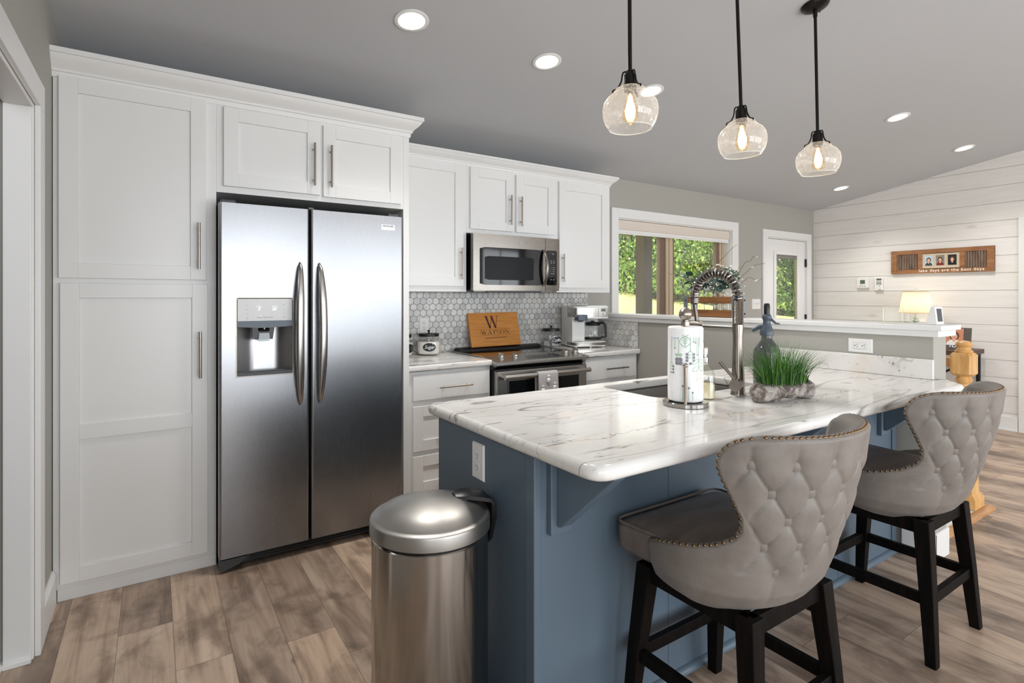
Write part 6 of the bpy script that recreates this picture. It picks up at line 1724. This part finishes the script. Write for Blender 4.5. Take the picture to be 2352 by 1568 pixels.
mb = MB(); mb.box(6.30, 6.80, -1.74, -.72, .755, .80); mb.build('desk_top', 'dark_wood', dk, smooth=0, bevel=.003)
mb = MB()
for y in (-1.70, -.76):
    for x in (6.33, 6.77): mb.box(x - .016, x + .016, y - .016, y + .016, 0, .755)
    mb.box(6.33, 6.77, y - .012, y + .012, .72, .755); mb.box(6.33, 6.77, y - .012, y + .012, .10, .13)
mb.build('leg_frame', 'black', dk, smooth=0)
mb = MB(); mb.tube([(6.77, -1.70, .70), (6.77, -.76, .15)], .012, 8); mb.tube([(6.77, -1.70, .15), (6.77, -.76, .70)], .012, 8); mb.build('cross_brace', 'black', dk)
lp = thing('table_lamp', 'lit table lamp with a cream tapered shade below the shutter sign', 'lamp', (6.60, -1.22, .80))
lx, ly = 6.60, -1.215
mb = MB(); mb.lathe([(0, .80), (.07, .80), (.075, .81), (.055, .83), (.045, .88), (.05, .94), (.045, 1.0), (.028, 1.045), (.020, 1.06), (.030, 1.07), (.030, 1.08), (.016, 1.09), (.022, 1.105), (.014, 1.12), (.010, 1.16)], (lx, ly, 0), 28); mb.build('base', 'lamp_base', lp)
mb = MB(); mb.lathe([(.152, 1.158), (.152, 1.160), (.115, 1.386), (.115, 1.388)], (lx, ly, 0), 40); mb.build('shade', 'lamp_linen', lp, smooth=60, normals=False)
for r0, a, b in ((.153, 1.156, 1.163), (.1155, 1.382, 1.390)): MB().lathe([(r0, a), (r0, b)], (lx, ly, 0), 40).build('shade_trim', 'lamp_trim', lp, normals=False)
mb = MB(); mb.tube([(lx, ly, 1.16), (lx, ly, 1.40)], .004, 8); mb.lathe([(0, 1.40), (.010, 1.402), (.014, 1.412), (.010, 1.422), (0, 1.426)], (lx, ly, 0), 16); mb.build('finial', 'lamp_base', lp)
mb = MB(); mb.sphere((lx, ly, 1.27), .030, 14, 10); mb.build('bulb', 'lamp_bulb', lp)
pf = thing('photo_plank', 'dark plank photo frame with white script standing on the desk', 'photo frame', (6.5, -1.62, .80))
FT = rot_to((6.46, -1.60, .8005), (0, -1, 0), (.16, 0, 1)) @ Matrix.Rotation(0, 4, 'Z')
mb = MB(); mb.box(-.16, .125, 0, .225, -.018, 0, FT); mb.build('plank', 'gray_wood', pf, smooth=0, bevel=.002)
person_photo('photo', 0, 0, .075, .085, 'photo_peach', 'photo_brown', 'photo_skin', 'photo_white', pf, FT @ Matrix.Translation((-.01, .13, .001)))
mb = MB(); mb.text('love', .085, FT @ Matrix.Translation((.02, .022, .002)), .3, .0005); mb.build('lettering', 'text_light', pf, smooth=0)
# ------------------------------------------------------------------ stair railing
nx_, ny_ = 3.985, -2.425
rr_ = thing('stair_railing', 'oak newel post and handrail beside the half wall', 'railing', (nx_, ny_, 0))
h = .058
def octa(r, c=.62): return [(r, -r * c), (r, r * c), (r * c, r), (-r * c, r), (-r, r * c), (-r, -r * c), (-r * c, -r), (r * c, -r)]
def ring(mb, layers):
    vs = []; fs = []
    for r, z, c in layers: vs += [(nx_ + x, ny_ + y, z) for x, y in octa(r, c)]
    for i in range(len(layers) - 1):
        for j in range(8): fs.append((8 * i + j, 8 * i + (j + 1) % 8, 8 * i + 8 + (j + 1) % 8, 8 * i + 8 + j))
    fs += [tuple(range(8))[::-1], tuple(8 * (len(layers) - 1) + j for j in range(8))]
    mb.add(vs, fs)
mb = MB()
ring(mb, [(.080, .0245, .97), (.080, .085, .97), (.060, .115, .95), (.058, .25, .9), (.050, .27, .7)])
ring(mb, [(.044, .835, .7), (h, .850, .75), (h, .965, .75), (.048, .98, .7)])
mb.lathe([(.044, .27), (.050, .29), (.040, .31), (.046, .36), (.048, .45), (.038, .62), (.030, .74), (.036, .77), (.030, .785), (.042, .80), (.044, .815), (.036, .825), (.040, .838)], (nx_, ny_, 0), 28)
mb.lathe([(.042, .978), (.047, .986), (.047, .992), (.038, .998), (.033, 1.012), (.040, 1.022), (.044, 1.032), (.040, 1.044), (.026, 1.053), (0, 1.057)], (nx_, ny_, 0), 28)
mb.build('newel_post', 'oak', rr_, smooth=35)
box(nx_ - .030, nx_ + .030, ny_ + .05, -.02, .885, .945).build('handrail', 'oak_flat', rr_, smooth=0, bevel=.012, seg=3)
b0 = None
for k in range(18):
    y = ny_ + .42 + .105 * k
    if y > -.08: break
    if b0 is None:
        mb = MB(); mb.tube([(0, 0, .0), (0, 0, .89)], .013, 10); b0 = mb.build('baluster', 'plate_white', rr_, world=False); ob = b0
    else: ob = b0.copy(); COL.objects.link(ob)
    ob.location = (0, y - ny_, .0245)
ld = thing('stair_landing', 'white stair landing board with an oak nosing under the newel post', 'stair landing', (3.7, -2.4, 0))
box(3.18, 4.10, -2.50, -.02, 0, .022).build('board', 'trim_white', ld, smooth=0, bevel=.002)
mb = MB(); mb.prism([(-2.545, 0), (-2.5, 0), (-2.5, .022), (-2.53, .020), (-2.543, .012)], 'x', 3.18, 4.125); mb.build('nosing', 'oak_flat', ld, smooth=30)
